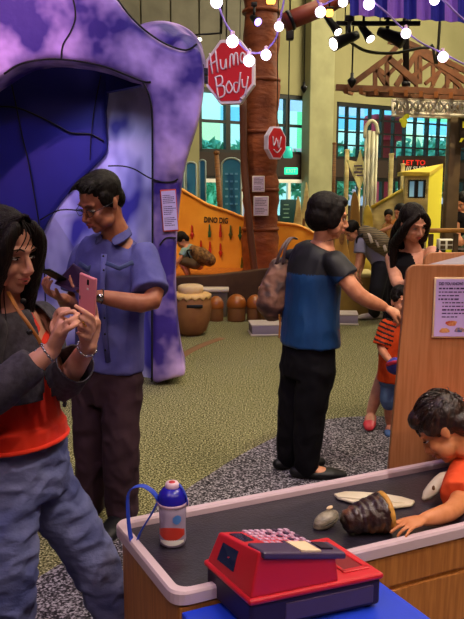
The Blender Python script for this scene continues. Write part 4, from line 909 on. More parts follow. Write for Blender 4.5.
M['lens'] = mat('lit_lens', '#fff0e0', .2, emit=5); M['vlens'] = mat('violet_lens', '#a080f0', .2, emit=4)
def fixture(p, q, Y, r, label, lens='lens', dy=-.12):
    a, c = W(*p, Y), W(*q, Y+dy); d = (c-a).normalized(); root = thing('track_spotlight', a, label, 'spotlight', 'track spotlights')
    b = MB(); b.tube([a, lerp(a, c, .3), lerp(a, c, .55), lerp(a, c, .93), c], [r*.6, r*.75, r*.8, r, r*1.05], 16); b.build('lamp_housing', M['steel'], root)
    b = MB(); b.tube([c - d*.005, c + d*.004], r*.85, 16); b.build('lens', M[lens], root)
    b = MB(); b.tube([lerp(a, c, .35), lerp(a, c, .35) + V((0, 0, .14))], r*.28, 8); b.build('yoke', M['steel'], root)
    b = MB(); b.box(lerp(a, c, .35) + V((0, 0, .16)), (.07, .04, .05), None, 0, .008); b.build('track_adapter', M['steel'], root)
fixture((326, 16), (338, 32), 6.6, .04, 'small black track spotlight pointing down beside the amber lamp')
fixture((357, 35), (333.5, 44), 6.5, .06, 'largest black track spotlight aimed left with a glowing lens')
fixture((360, 24), (370.5, 39), 6.8, .045, 'black track spotlight hanging below the awning corner')
fixture((379, 31), (403, 41), 7.2, .07, 'unlit looking black spotlight right of the hanging cables', 'steel' if 'steel' in M else 'lens')
fixture((252, 17), (258, 22), 9.0, .055, 'small violet lensed spotlight in front of the trunk column', 'vlens')
tk = thing('lighting_track', W(358, 22, 6.7), 'black lighting track bar below the awning', 'track'); b = MB(); b.box((W(336, 23, 6.7)+W(420, 24, 6.7))/2, (W(420, 23, 6.7).x-W(336, 23, 6.7).x, .04, .035)); b.build('track_bar', M['steel'], tk)
for px in (345, 380, 410): b = MB(); b.tube([W(px, 23, 6.7), V((W(px, 23, 6.7).x, 6.7, 8))], .005, 6); b.build('hanging_wire', M['black'], tk)
tk = thing('lighting_track', W(205, 34, 9), 'thin black lighting track left of the octagonal sign', 'track'); b = MB(); b.tube([W(188, 35.5, 9), W(222, 33, 9)], .012, 8); b.build('track_bar', M['steel'], tk); b = MB(); b.tube([W(221, 33, 9), W(222, -30, 9)], .016, 8); b.build('drop_rod', M['steel'], tk); b = MB(); b.box(W(199.5, 39.5, 9), (.05, .05, .03), None, 0, .008); b.build('lens', M['lens'], tk)
def pend(px, y, Y, label):
    c = W(px, y, Y); root = thing('pendant_fitting', c, label, 'fitting'); b = MB(); b.tube([c, V((c.x, c.y, 8))], .01, 6); b.build('cable', M['black'], root)
    b = MB(); b.lathe([(.01, -.09), (.025, -.07), (.05, -.03), (.055, 0), (.02, .03), (.02, .08)], c, 14); b.build('fitting_body', M['steel'], root)
pend(304, 87, 12, 'small dark pendant fitting on a long cable left of the concrete column')
pend(352, 80, 8.8, 'dark cable end hanging at the tip of the nearest timber truss')
pp = thing('red_pipe', W(300, 15, 6.3), 'thick red brown pipe crossing the top left of the awning', 'pipe'); b = MB(); b.tube([W(286, 22, 6.3), W(318, 9, 6.4), W(352, -8, 6.5)], [.075, .075, .075], 20); b.build('pipe', mat('red_brown_pipe', '#6c2c1c', .5), pp); b = MB(); b.tube([W(289, 21, 6.3), W(292, 19.5, 6.3)], .085, 20); b.build('pipe_collar', M['steel'], pp)
sp_ = thing('black_speaker', W(290, 31, 7), 'small black speaker box left of the red brown pipe', 'speaker'); b = MB(); b.box(W(290, 31, 7), (.07, .08, .16), None, 0, .01); b.build('speaker_box', M['black'], sp_); b = MB(); b.tube([W(290, 24, 7), V((W(290, 24, 7).x, 7, 8))], .006, 6); b.build('bracket_rod', M['black'], sp_)
cb = MB(); cb.tube(smooth_path([W(347, 23, 6.72), W(348, 38, 6.8), W(356, 46, 6.9), W(370, 52, 7), (W(395, 53, 7.2)), W(420, 48, 7.4), W(432, 45, 7.5), W(440, 20, 7.5), V((W(440, 20, 7.5).x, 7.5, 7.97))], 6), .014, 8); tag(cb.build('drooping_cable', mat('grey_cable', '#3a3a2c', .6)), 'thick dark cable drooping between spotlights over the timber trusses', 'cable')
# ================================================================== PEOPLE
def headM(c, f, roll=0, s=1.0):
    f = V(f).normalized(); r = f.cross(V((0, 0, 1))).normalized(); u = r.cross(f)
    if roll: q = Matrix.Rotation(math.radians(roll), 3, f); r = q @ r; u = q @ u
    return Matrix(((r.x*s, f.x*s, u.x*s, c[0]), (r.y*s, f.y*s, u.y*s, c[1]), (r.z*s, f.z*s, u.z*s, c[2]), (0, 0, 0, 1)))
def hp(M_, x, y, z): return M_ @ V((x, y, z))
def m3(M_): return M_.to_3x3()
def head(b, M_, neck, face=1.0, neck_r=.052, female=False):
    s = m3(M_).col[0].length; R = m3(M_) * (1/s)
    E = lambda c, r: b.ell(hp(M_, *c), tuple(x*s for x in r), R, 20, 14)
    E((0, -.012, .030), (.074, .094, .084)); E((0, .022, -.030), (.060*face, .064, .074)); E((0, .048, -.078), (.032, .036, .030)); E((0, .066, -.092), (.019, .018, .015))
    for q in (-1, 1):
        E((q*.034, .052, -.032), (.027, .030, .028)); E((q*.045, .035, -.06), (.024, .035, .03))
        E((q*.071, -.008, -.010), (.008, .016, .028)); E((q*.075, -.014, -.004), (.005, .013, .021))
        E((q*.010, .094, -.036), (.009, .011, .008))
    b.tube([hp(M_, -.04, .072, .024), hp(M_, 0, .084, .022), hp(M_, .04, .072, .024)], .009*s, 10, round_end=True)
    b.tube([hp(M_, 0, .080, .016), hp(M_, 0, .096, -.010), hp(M_, 0, .108, -.030), hp(M_, 0, .100, -.040)], [(.007*s, .008*s), (.008*s, .010*s), (.011*s, .010*s), (.008*s, .007*s)], 12, round_end=True)
    b.tube([hp(M_, -.02, .085, -.056), hp(M_, 0, .094, -.054), hp(M_, .02, .085, -.056)], .006*s, 8, round_end=True)
    b.tube([hp(M_, -.018, .084, -.066), hp(M_, 0, .092, -.067), hp(M_, .018, .084, -.066)], .0068*s, 8, round_end=True)
    b.tube([hp(M_, 0, -.022, -.03), hp(M_, 0, -.012, -.09), neck], [neck_r*s*1.0, neck_r*s*.95, neck_r*s*1.1], 18)
def face_parts(root, M_, lips=None, closed=.35, brow=True, far=False):
    s = m3(M_).col[0].length; R = m3(M_) * (1/s)
    for q in (-1, 1):
        b = MB(); b.ell(hp(M_, q*.031, .0735, .000), (.0135*s, .010*s, .0065*s*(1-closed)+.001), R, 14, 10)
        b.ell(hp(M_, q*.031, .0795, -.001), (.0058*s, .005*s, .0055*s*(1-closed)+.001), R, 12, 8, 1); b.build('eye', [M['eye'], M['iris']], root)
        b = MB(); b.tube([hp(M_, q*.017, .080, .003), hp(M_, q*.030, .0855, .0065), hp(M_, q*.045, .076, .002)], [.0012*s, .0024*s, .0012*s], 6); b.build('eyelashes', M['hair'], root)
        if brow: b = MB(); b.tube([hp(M_, q*.014, .089, .024), hp(M_, q*.030, .0885, .030), hp(M_, q*.048, .076, .025)], [(.0014*s, .002*s), (.0020*s, .0026*s), (.001*s, .0014*s)], 8); b.build('eyebrow', M['hair'], root)
    b = MB(); b.tube([hp(M_, -.022, .0855, -.0575), hp(M_, -.006, .0985, -.0545), hp(M_, 0, .098, -.056), hp(M_, .006, .0985, -.0545), hp(M_, .022, .0855, -.0575)], [(.002*s, .002*s), (.0045*s, .0045*s), (.004*s, .004*s), (.0045*s, .0045*s), (.002*s, .002*s)], 8)
    b.tube([hp(M_, -.020, .085, -.064), hp(M_, 0, .0965, -.067), hp(M_, .020, .085, -.064)], [.002*s, .0058*s, .002*s], 8); b.build('lips', lips or M['lips'], root)
def hand(b, w, d, n, side, curl=(20, 25, 20), s=1.0, thumb=35, spread=5, tcurl=25):
    """w wrist, d direction to the fingers, n palm normal, side +1/-1 puts the thumb on d x n * side"""
    d = V(d).normalized(); n = (V(n) - d*V(n).dot(d)).normalized(); t = d.cross(n)*side
    L = .082*s
    b.tube([w - d*.02*s, w + d*.012*s, w + d*.045*s, w + d*L], [(.024*s, .018*s), (.027*s, .017*s), (.038*s, .015*s), (.038*s, .012*s)], 14, side=t, round_end=True)
    cs = curl if isinstance(curl[0], (tuple, list)) else [curl]*4
    for i, (o, ln, r) in enumerate(((.029, .072, .0082), (.010, .080, .0086), (-.010, .074, .0082), (-.028, .060, .0074))):
        p = w + d*(L - .012*s) + t*o*s; a = 0; pts = [p]; dd = (d + t*math.tan(math.radians(spread*(1.5-i)))*1).normalized(); p = p + dd*.014*s; pts.append(p)
        for k, fr in enumerate((.46, .31, .23)):
            a += math.radians(cs[i][k]); v = dd*math.cos(a) + n*math.sin(a); p = p + v*ln*fr*s; pts.append(p)
        b.tube(pts, [r*s*1.05, r*s*1.05, r*s, r*s*.92, r*s*.78], 10, round_end=True)
    p = w + d*.022*s + t*.022*s; a = math.radians(thumb); v = d*math.cos(a) + t*math.sin(a) + n*.25; v.normalize(); q = p + v*.034*s
    v2 = (v + d*.2 + n*math.sin(math.radians(tcurl))).normalized(); q2 = q + v2*.028*s; v3 = (v2 - t*math.sin(math.radians(tcurl))*.5).normalized()
    b.tube([p, q, q2, q2 + v3*.022*s], [.0135*s, .0115*s, .0098*s, .0078*s], 10, round_end=True)
def fingers(b, L, r=.0078):
    for P in L: b.tube(smooth_path(P, 3), [lerp(r*1.12, r*.82, k/(3*(len(P)-1))) for k in range(3*(len(P)-1)+1)], 10, round_end=True)
def limb(b, pts, rs, seg=16, side=None): b.tube(smooth_path(pts, 4), [tuple(x*1.0 for x in lerpr(rs, k/(4*(len(pts)-1)))) for k in range(4*(len(pts)-1)+1)], seg, side=side, round_end=True)
def lerpr(rs, t):
    rs = [(r, r) if not isinstance(r, (tuple, list)) else r for r in rs]; x = t*(len(rs)-1); i = min(int(x), len(rs)-2); f = x-i
    return (lerp(rs[i][0], rs[i+1][0], f), lerp(rs[i][1], rs[i+1][1], f))
def sleeve(b, pts, rs, seg=18): 
    P = smooth_path(pts, 4); n = len(P); b.ell(P[0], rs[0] if not isinstance(rs[0], tuple) else rs[0][0]); b.tube(P, [lerpr(rs, k/(n-1)) for k in range(n)], seg)
def torso(b, P, C, N, side, wp, wc, dp, dc, ext=.0, k=1.0, nr=.06):
    """pelvis, chest and neck-base joints; half widths and depths"""
    up = (C-P); b.tube(smooth_path([P - up*.25, P, lerp(P, C, .5), C, lerp(C, N, .55), N], 4),
        [lerpr([(wp*.85, dp*.85), (wp, dp), (lerp(wp, wc, .5)*.93, lerp(dp, dc, .5)*.95), (wc, dc), (wc*.82, dc*.72), (nr, nr)], t/20) for t in range(21)], 26, side=side, round_end=True)
def leg(b, h, k, a, t, s=1.0, foot=True):
    limb(b, [h, k, a], [(.080*s, .082*s), (.062*s, .063*s), (.050*s, .050*s), (.050*s, .052*s), (.035*s, .035*s)])
    if foot:
        d = V((t.x-a.x, t.y-a.y, 0)).normalized(); heel = V((a.x, a.y, .04*s)) - d*.035*s
        b.tube([heel, V((a.x, a.y, .045*s)) + d*.04*s, V((a.x, a.y, .032*s)) + d*.13*s, V((a.x, a.y, .024*s)) + d*.18*s], [(.03*s, .036*s), (.036*s, .04*s), (.042*s, .026*s), (.032*s, .018*s)], 14, side=d.cross(V((0, 0, 1))), round_end=True)
def shoe(root, a, t, m, s=1.0, hgt=.06, low=False, name='shoe'):
    d = V((t.x-a.x, t.y-a.y, 0)).normalized(); b = MB(); o = V((a.x, a.y, 0))
    z = .036 if low else hgt*.75
    b.tube([o - d*.06*s + V((0, 0, z*s)), o - d*.02*s + V((0, 0, z*s)), o + d*.06*s + V((0, 0, z*.85*s)), o + d*.14*s + V((0, 0, .032*s)), o + d*.20*s + V((0, 0, .024*s))],
           [(.030*s, z*.85*s), (.040*s, z*.98*s), (.043*s, z*.8*s), (.047*s, .031*s), (.034*s, .022*s)], 18, side=d.cross(V((0, 0, 1))), round_end=True)
    o_ = blob(b, name, m, root, .006, 3); return o_
def strands(b, roots, r=.004, seg=5):
    for P in roots: b.tube(smooth_path(P, 4), [lerp(r, r*.35, k/(4*(len(P)-1))) for k in range(4*(len(P)-1)+1)], seg)

# ---------------------------------------------------------------- woman in the red top, close to the camera
pw = thing('person', V((-.62, 2.15, 0)), 'long haired woman in red top and dark grey cardigan raising a pink phone', 'person')
F = V((.86, -.46, -.22)); MH = headM(W(4, 251, 2.05), F, 0, 1.0)
Yb = 2.08; side = V((-.45, -.89, 0)).normalized()
N = W(6, 303, 2.1); C = W(10, 350, 2.12); P = W(20, 456, 2.14)
sR, sL = W(-18, 328, 1.97), W(40, 322, 2.24); eR, eL = W(-24, 402, 1.88), W(57, 384, 2.2); wR, wL = W(53, 349, 1.93), W(89, 345, 2.0)
hR_, hL_ = W(6, 480, 2.08), W(38, 476, 2.22)
kR, kL = W(8, 600, 2.02), W(88, 552, 2.26); aR, aL = V((W(5, 640, 2.15).x, 2.2, .08)), V((W(124, 620, 2.30).x - .0, 2.28, .075))
b = MB(); head(b, MH, N, face=.9, neck_r=.046); torso(b, P, C, N, side, .150, .140, .10, .10)
limb(b, [sR, eR, wR], [.048, .042, .040, .036, .024]); limb(b, [sL, eL, wL], [.048, .042, .040, .034, .024])
# right hand: palm from the wrist up, fingers reaching to the phone screen
pR = W(61, 330, 1.92); b.tube([wR, lerp(wR, pR, .5), pR, W(64, 322, 1.92)], [(.022, .020), (.030, .02), (.034, .018), (.030, .014)], 14, side=(.4, 1, .2), round_end=True)
fingers(b, [[W(58, 330, 1.93), W(55, 317, 1.93), W(60, 309.5, 1.92), W(69, 309, 1.92)], [W(62, 328, 1.92), W(60, 317, 1.91), W(66, 313, 1.90), W(74, 311, 1.91)],
            [W(64, 330, 1.91), W(66, 322, 1.89), W(73, 319, 1.89), W(79, 314, 1.91)], [W(62, 336, 1.90), W(67, 330, 1.88), W(74, 326, 1.88), W(79, 322, 1.90)], [W(57, 338, 1.95), W(52, 328, 1.96), W(54, 320, 1.97), W(60, 316, 1.96)]])
pL = W(89, 328, 1.99); b.tube([wL, lerp(wL, pL, .5), pL, W(91, 321, 1.98)], [(.022, .02), (.030, .02), (.034, .018), (.030, .015)], 14, side=(1, .4, 0), round_end=True)
fingers(b, [[W(94, 326, 1.97), W(92.5, 318, 1.945), W(85, 312, 1.93), W(75.5, 306, 1.94)], [W(93, 330, 1.965), W(89, 323, 1.94), W(82, 319, 1.93), W(74, 313, 1.94)],
            [W(91, 333, 1.96), W(86, 329, 1.94), W(80, 326, 1.93), W(76, 321, 1.94)], [W(89, 338, 1.96), W(83, 336, 1.94), W(78, 333, 1.94)], [W(94, 330, 1.99), W(96.5, 318, 2.0), W(95, 306, 1.985), W(92.5, 294, 1.965)]])
leg(b, hR_, kR, aR, aR + V((.1, -.12, 0))); leg(b, hL_, kL, aL, aL + V((.12, -.1, 0)))
blob(b, 'body', M['skin2'], pw, .0045, 3)
face_parts(pw, MH, closed=.5)
M['redtop'] = mat('red_jersey', '#dc2412', .75, .2, c2='#e8381a', nscale=9, bump=.15, bscale=40, sheen=.1)
b = MB(); torso(b, P + V((0, 0, .09)), C, lerp(C, N, .55), side, .158, .150, .120, .112, nr=.085); b.tube([W(19, 439, 2.12), W(19, 420, 2.12)], [(.166, .130), (.160, .124)], 26, side=side)
blob(b, 'red_top', M['redtop'], pw, .007, 4, .006, (14, 14, 5))
b = MB(); ringp = []
for k in range(27): a = 2*math.pi*k/26; ringp.append(W(19, 437, 2.12) + side*.167*math.cos(a) + V((0, 0, 1)).cross(side)*.132*math.sin(a))
b.tube(ringp, .007, 8); b.build('hem_roll', M['redtop'], pw)
M['cardi'] = mat('charcoal_knit', '#48444e', .8, .3, c2='#37343c', nscale=60, bump=.4, bscale=160, bdist=.003)
b = MB()
fr = V((0, 0, 1)).cross(side)                                   # towards her front is -fr or fr; resolve
if fr.dot(V((F.x, F.y, 0))) < 0: fr = -fr
b.tube(smooth_path([lerp(P, C, .12), lerp(P, C, .5), C, lerp(C, N, .55), lerp(C, N, .9)], 4), [lerpr([(.178, .138), (.168, .134), (.168, .132), (.152, .105), (.085, .080)], t/16) for t in range(17)], 26, side=side)
sleeve(b, [sR, eR, lerp(eR, wR, .76)], [.066, .062, .056, .052, .047]); sleeve(b, [sL, eL, lerp(eL, wL, .70)], [.064, .060, .058, .056, .056])
cardi = blob(b, 'cardigan', M['cardi'], pw, .007, 4, .006, (12, 12, 7))
# open front: cut the cardigan away over the red top (a V that widens towards the hem)
import bmesh
bm = bmesh.new(); bm.from_mesh(cardi.data); o_ = ORG[cardi.name]; kill = []
for f in bm.faces:
    p = f.calc_center_median() + o_; rel = p - C; x = rel.dot(side); y = rel.dot(fr); t = (p.z - P.z)/(N.z - P.z)
    if y > .02 and t < 1.0 and (-.15 < x < .0 + .02*(1-t)) and (p - eR).length > .14 and (p - eL).length > .12 and (p - sL).length > .09 and (p - lerp(sL, eL, .4)).length > .085 and (p - lerp(eL, wL, .4)).length > .08: kill.append(f)
    dr_ = min((p - lerp(lerp(sR, eR, .5), lerp(eR, wR, .8), q)).length for q in (0, .2, .4, .6, .8, 1)); dl_ = min((p - lerp(lerp(sL, eL, .5), lerp(eL, wL, .8), q)).length for q in (0, .2, .4, .6, .8, 1)); de_ = min((p - lerp(eR, wR, q)).length for q in (0, .2, .4, .6, .8)); dg_ = min((p - lerp(eL, wL, q)).length for q in (0, .2, .4, .6, .8)); du_ = min((p - lerp(sR, eR, q)).length for q in (.5, .75, 1)); dv_ = min((p - lerp(sL, eL, q)).length for q in (.5, .75, 1))
    if t < .42 and min(dr_, dl_, de_, dg_, du_, dv_) > .075: kill.append(f)
bmesh.ops.delete(bm, geom=list(set(kill)), context='FACES'); bm.to_mesh(cardi.data); bm.free()
so = cardi.modifiers.new('thick', 'SOLIDIFY'); so.thickness = .004; so.offset = 0
for px, py, Y in ((23, 301, 1.96), (29, 332, 1.92), (36, 352, 1.92)): b = MB(); q = W(px, py, Y); b.tube([q, q + V((.004, -.006, 0))], .008, 14); b.build('cardigan_button', M['chrome'] if py == 352 else M['black'], pw)
M['denim'] = mat('blue_denim', '#3e4474', .8, .2, c2='#72769e', nscale=4, lo=.35, hi=.7, bump=.5, bscale=16, bdist=.02, stretch=(1, 1, 1.6))
b = MB(); b.tube(smooth_path([P + V((0, 0, .075)), P + V((0, 0, -.02)), P + V((0, 0, -.12))], 4), [(.165, .118)]*3+[(.172, .125)]*6, 26, side=side)
limb(b, [hR_, kR, aR], [.105, .092, .082, .074, .066]); limb(b, [hL_, kL, aL], [.105, .092, .082, .076, .068]); blob(b, 'jeans', M['denim'], pw, .008, 5, .014, (9, 9, 15))
shoe(pw, aR, aR + V((.1, -.12, 0)), M['black']); shoe(pw, aL, aL + V((.12, -.1, 0)), M['black'])
# hair: long dark, over both shoulders
b = MB(); s = 1
b.ell(hp(MH, 0, -.022, .040), (.083, .098, .088), m3(MH)); b.ell(hp(MH, 0, -.06, -.03), (.078, .06, .10), m3(MH))
for q in (-1, 1):
    b.tube(smooth_path([hp(MH, q*.034, .060, .085), hp(MH, q*.064, .068, .040), hp(MH, q*.070, .062, -.03), hp(MH, q*.078, .045, -.10), hp(MH, q*.085, .03, -.18), hp(MH, q*.080, .05, -.27), hp(MH, q*.075, .055, -.33)], 4), [lerpr([(.018, .02), (.02, .03), (.02, .04), (.022, .045), (.024, .045), (.02, .035), (.010, .018)], t/24) for t in range(25)], 12, round_end=True)
b.tube(smooth_path([hp(MH, 0, -.06, 0), hp(MH, 0, -.085, -.10), hp(MH, 0, -.085, -.22), hp(MH, 0, -.08, -.33)], 4), [lerpr([(.08, .06), (.085, .05), (.09, .04), (.07, .02)], t/12) for t in range(13)], 18, side=m3(MH).col[0], round_end=True)
M['hairlong'] = mat('long_dark_hair', '#080505', .55, .18, c2='#1a0c0a', nscale=30, stretch=(5, 5, .5), bump=.8, bscale=60, bdist=.006)
blob(b, 'hair', M['hairlong'], pw, .006, 3, .004, (60, 60, 8))
b = MB(); rr = random.Random(4); L = []
for i in range(90):
    q = -1 if i % 2 else 1; j = rr.uniform(-1, 1); ang = rr.uniform(-.3, 1.1)
    x = .086*math.cos(ang)*q; y = .05*math.sin(ang)
    L.append([hp(MH, q*.012*rr.random(), .045 + .02*rr.random(), .118), hp(MH, x*.85, y + .018, .075), hp(MH, x*1.04, y + .02, 0), hp(MH, x*1.08 + .006*j, y + .012, -.10), hp(MH, x*1.08 + .012*j, y + .03, -.2), hp(MH, x*(1.0 + .1*j), y + .035 + .02*j, -rr.uniform(.27, .37))])
for i in range(3):   # wisps over the brow
    x = -.02 + .016*i; L.append([hp(MH, .01, .055, .112), hp(MH, x, .085, .075), hp(MH, x*1.3 + .01, .090, .045), hp(MH, x*1.6 + .018, .082, .020)])
strands(b, L, .0028); b.build('hair_strands', M['hairlong'], pw)
M['tanstrap'] = mat('tan_leather_strap', '#a4682c', .5)
b = MB(); b.tube(smooth_path([W(8, 292, 2.0), W(17, 308, 1.95), W(29, 325, 1.93), W(40, 342, 1.935), W(46, 356, 1.94)], 5), [(.0055, .0025)]*21, 8, side=(1, 0, 0)); b.build('lanyard_strap', M['tanstrap'], pw)
def bracelet(root, c, d, r, m, name, beads=0):
    d = V(d).normalized(); x = d.orthogonal().normalized(); y = d.cross(x); P = [c + x*r*math.cos(a) + y*r*math.sin(a) for a in [2*math.pi*k/20 for k in range(21)]]
    b = MB(); b.tube(P, .0025, 8)
    for k in range(beads): b.ell(P[k*20//beads], .0048, None, 8, 6)
    return b.build(name, m, root)
bracelet(pw, lerp(eR, wR, .93), wR-eR, .0275, M['chrome'], 'bracelet', 10); bracelet(pw, lerp(eL, wL, .95), wL-eL, .0275, M['chrome'], 'bracelet', 10)
b = MB(); bracelet(pw, W(84.5, 322.8, 1.935), V((1, 0, .5)), .010, mat('gold_ring', '#e0b050', .2, metal=1), 'ring')
# pink phone
M['pink'] = mat('rose_phone', '#d8828e', .3, .5)
pc_ = W(87.6, 295.5, 1.975); ux = (W(97, 278, 1.94) - W(80.5, 315, 2.0)).normalized(); R = rot3(V((.72, -.45, -.2)), ux); 
ph_ = thing('mobile_phone', pc_, 'rose pink mobile phone held up by the woman in the red top', 'phone')
b = MB(); b.box(pc_, (.062, .120, .009), R, 0, .012); b.build('phone_case', M['pink'], ph_)
zf = R.col[2] if R.col[2].y < 0 else -R.col[2]
b = MB(); b.box(pc_ + R.col[1]*.042 + R.col[0]*.004 + zf*.005, (.007, .016, .002), R, 0, .001); b.build('camera_lens', M['black'], ph_)
b = MB(); b.box(pc_ + R.col[1]*.022 + R.col[0]*.004 + zf*.005, (.006, .006, .002), R, 0, .001); b.build('flash', M['white'], ph_)
b = MB(); b.box(pc_ - R.col[1]*.012 - R.col[0]*.024 + zf*.005, (.004, .012, .002), R, 0, .001); b.build('fingerprint_reader', M['black'], ph_)
b = MB(); b.box(pc_ - zf*.0055, (.056, .105, .002), R); b.build('screen', M['lcd'], ph_)

# ---------------------------------------------------------------- man in the blue shirt
mp = thing('person', V((-.58, 3.3, 0)), 'man in glasses and blue short sleeved shirt looking down at a phone', 'person')
F = V((-.60, -.62, -.42)); MH = headM(W(101, 202, 3.17), F, -4, 1.06)
side = V((-.88, .47, 0)).normalized(); N = W(117, 236, 3.24); C = W(113, 268, 3.27); P = W(108, 362, 3.28)
sR, sL = W(85, 256, 3.34), W(144, 256, 3.2); eR, eL = W(74, 303, 3.3), W(152, 301, 3.06); wR, wL = W(63, 299, 3.08), W(98, 296, 2.98)
hR_, hL_ = W(92, 380, 3.32), W(122, 380, 3.24); kR, kL = W(91, 442, 3.30), W(121, 445, 3.20); aR, aL = W(90, 506, 3.34), W(122, 509, 3.26); aR.z = aL.z = .08
b = MB(); head(b, MH, N, neck_r=.056); torso(b, P, C, N, side, .155, .17, .10, .11)
limb(b, [sR, eR, wR], [.052, .046, .042, .038, .027]); limb(b, [sL, eL, wL], [.052, .046, .043, .039, .027])
hand(b, wL, W(70, 288, 2.98) - wL, (0, .2, 1), 1, ((25, 30, 20),)*4, 1.0, 40, 3); hand(b, wR, W(46, 291, 3.02) - wR, (0.1, -.3, 1), -1, ((35, 40, 25),)*4, 1.0, 30, 3)
leg(b, hR_, kR, aR, aR + side.cross(V((0, 0, 1)))*-1 if False else aR + V((-.12, -.2, 0))); leg(b, hL_, kL, aL, aL + V((-.06, -.2, 0))); blob(b, 'body', mat('skin_tan', '#a86c52', .45, .35, c2='#9c6048', nscale=30), mp, .005, 3)
face_parts(mp, MH, closed=.75)
M['shirt'] = mat('chambray_cotton', '#494988', .85, .2, c2='#5c5c9c', nscale=7, bump=.25, bscale=30, bdist=.01)
b = MB(); b.tube(smooth_path([P + V((0, 0, -.02)), lerp(P, C, .45), C, lerp(C, N, .6), N + V((0, 0, -.01))], 4), [lerpr([(.178, .128), (.172, .125), (.190, .130), (.168, .098), (.066, .066)], t/16) for t in range(17)], 28, side=side)
sleeve(b, [sR, lerp(sR, eR, .45), lerp(sR, eR, .78)], [.062, .070, .076]); sleeve(b, [sL, lerp(sL, eL, .45), lerp(sL, eL, .80)], [.064, .074, .082])
blob(b, 'shirt', M['shirt'], mp, .007, 4, .010, (9, 9, 4.5))
def collar(root, N, side, fr, m):
    up = V((0, 0, 1))
    for q in (-1, 1):
        b = MB(); A = [N + side*q*.010 - fr*.062 + up*.040, N + side*q*.058 - fr*.010 + up*.034, N + side*q*.050 + fr*.045 + up*.010, N + side*q*.010 + fr*.078 - up*.022]
        B = [N + side*q*.012 - fr*.085 - up*.002, N + side*q*.088 - fr*.010 - up*.004, N + side*q*.088 + fr*.058 - up*.028, N + side*q*.052 + fr*.098 - up*.062]
        vv = A + B; b.add(vv, [(i, i+1, i+5, i+4) for i in range(3)]); o = b.build('collar', m, root)
        k = o.modifiers.new('thick', 'SOLIDIFY'); k.thickness = .006; k.offset = 0; k2 = o.modifiers.new('round', 'SUBSURF'); k2.levels = 1; k2.render_levels = 1
fr = V((-.47, -.88, 0)); collar(mp, N + V((0, 0, .012)), side, fr, M['shirt'])
def on_torso(px, py, Y): return W(px, py, Y)
b = MB(); b.tube([W(104, 254, 3.115), W(102, 285, 3.11), W(104, 330, 3.125), W(108, 362, 3.135)], [(.012, .004)]*4, 8, side=(1, .2, 0)); b.build('button_placket', M['shirt'], mp)
for py in (256, 270, 318, 334, 350): b = MB(); q = W(103.5 + (py-256)*.02, py, 3.105); b.tube([q, q + V((0, -.004, 0))], .0045, 10); b.build('shirt_button', M['steel'], mp)
for (x0, x1) in ((106, 133), (79, 97)):
    Yp = 3.085 if x0 > 100 else 3.16
    b = MB(); b.tube([W(x0, 263, Yp), W((x0+x1)/2, 268.5, Yp), W(x1, 262, Yp + (.03 if x0 > 100 else .05))], [(.010, .003)]*3, 8, side=(0, 0, 1)); b.build('pocket_flap', mat('shirt_seam', '#3c4676', .8), mp)
M['trous'] = mat('dark_plum_trousers', '#33232a', .85, .15, c2='#3e2b32', nscale=5, bump=.3, bscale=14, bdist=.015)
b = MB(); b.tube([P + V((0, 0, .05)), P + V((0, 0, -.04)), P + V((0, 0, -.11)), P + V((0, 0, -.19))], [(.160, .115), (.165, .12), (.165, .12), (.15, .11)], 26, side=side)
limb(b, [hR_, kR, aR + V((0, 0, .0))], [.098, .090, .080, .076, .072]); limb(b, [hL_, kL, aL + V((0, 0, .0))], [.100, .092, .084, .080, .076]); blob(b, 'trousers', M['trous'], mp, .008, 5, .012, (10, 10, 8))
shoe(mp, aR, aR + V((-.12, -.2, 0)), M['black'], 1.15); shoe(mp, aL, aL + V((-.06, -.2, 0)), M['black'], 1.15)
b = MB(); b.ell(hp(MH, 0, -.020, .048), (.079, .093, .080), m3(MH)); b.ell(hp(MH, 0, -.060, -.005), (.066, .048, .058), m3(MH)); b.ell(hp(MH, 0, .034, .094), (.056, .044, .028), m3(MH))
for q in (-1, 1): b.ell(hp(MH, q*.068, .012, .028), (.014, .035, .035), m3(MH)); b.ell(hp(MH, q*.073, .006, .0), (.006, .010, .02), m3(MH))
blob(b, 'hair', M['hair'], mp, .005, 2, .003, (90, 90, 90))
b = MB(); rr = random.Random(8); L = []
for i in range(160):
    x = rr.uniform(-.07, .07); y = rr.uniform(-.05, .06); z = .12 - (x/.08)**2*.05 - (y/.1)**2*.03 + .004; L.append([hp(MH, x*.9, y - .02, z - .008), hp(MH, x, y + .01, z + .002), hp(MH, x*1.05, y + .035, z - .010)])
strands(b, L, .0032, 4); b.build('hair_tufts', M['hair'], mp)
gm = mat('thin_glasses_frame', '#2a2630', .3, metal=.6)
for q in (-1, 1):
    b = MB(); b.tube([hp(MH, q*.034 + .022*math.cos(a), .100 - .010*abs(math.cos(a) + q*0), .000 + .0155*math.sin(a)) for a in [2*math.pi*k/20 for k in range(21)]], .0016, 6); b.build('spectacle_rim', gm, mp)
    b = MB(); b.tube([hp(MH, q*.057, .092, .004), hp(MH, q*.078, .05, .006), hp(MH, q*.080, -.005, .004)], .0017, 6); b.build('spectacle_arm', gm, mp)
    b = MB(); b.prism([hp(MH, q*.034 + .021*math.cos(a), .0985 - .010*abs(math.cos(a)), .0145*math.sin(a)) for a in [2*math.pi*k/16 for k in range(16)]], m3(MH) @ V((0, -.0008, 0))); b.build('spectacle_lens', glass_mat('lens_glass', '#ffffff', .04), mp)
b = MB(); b.tube([hp(MH, -.013, .098, .004), hp(MH, 0, .102, .007), hp(MH, .013, .098, .004)], .0016, 6); b.build('spectacle_bridge', gm, mp)
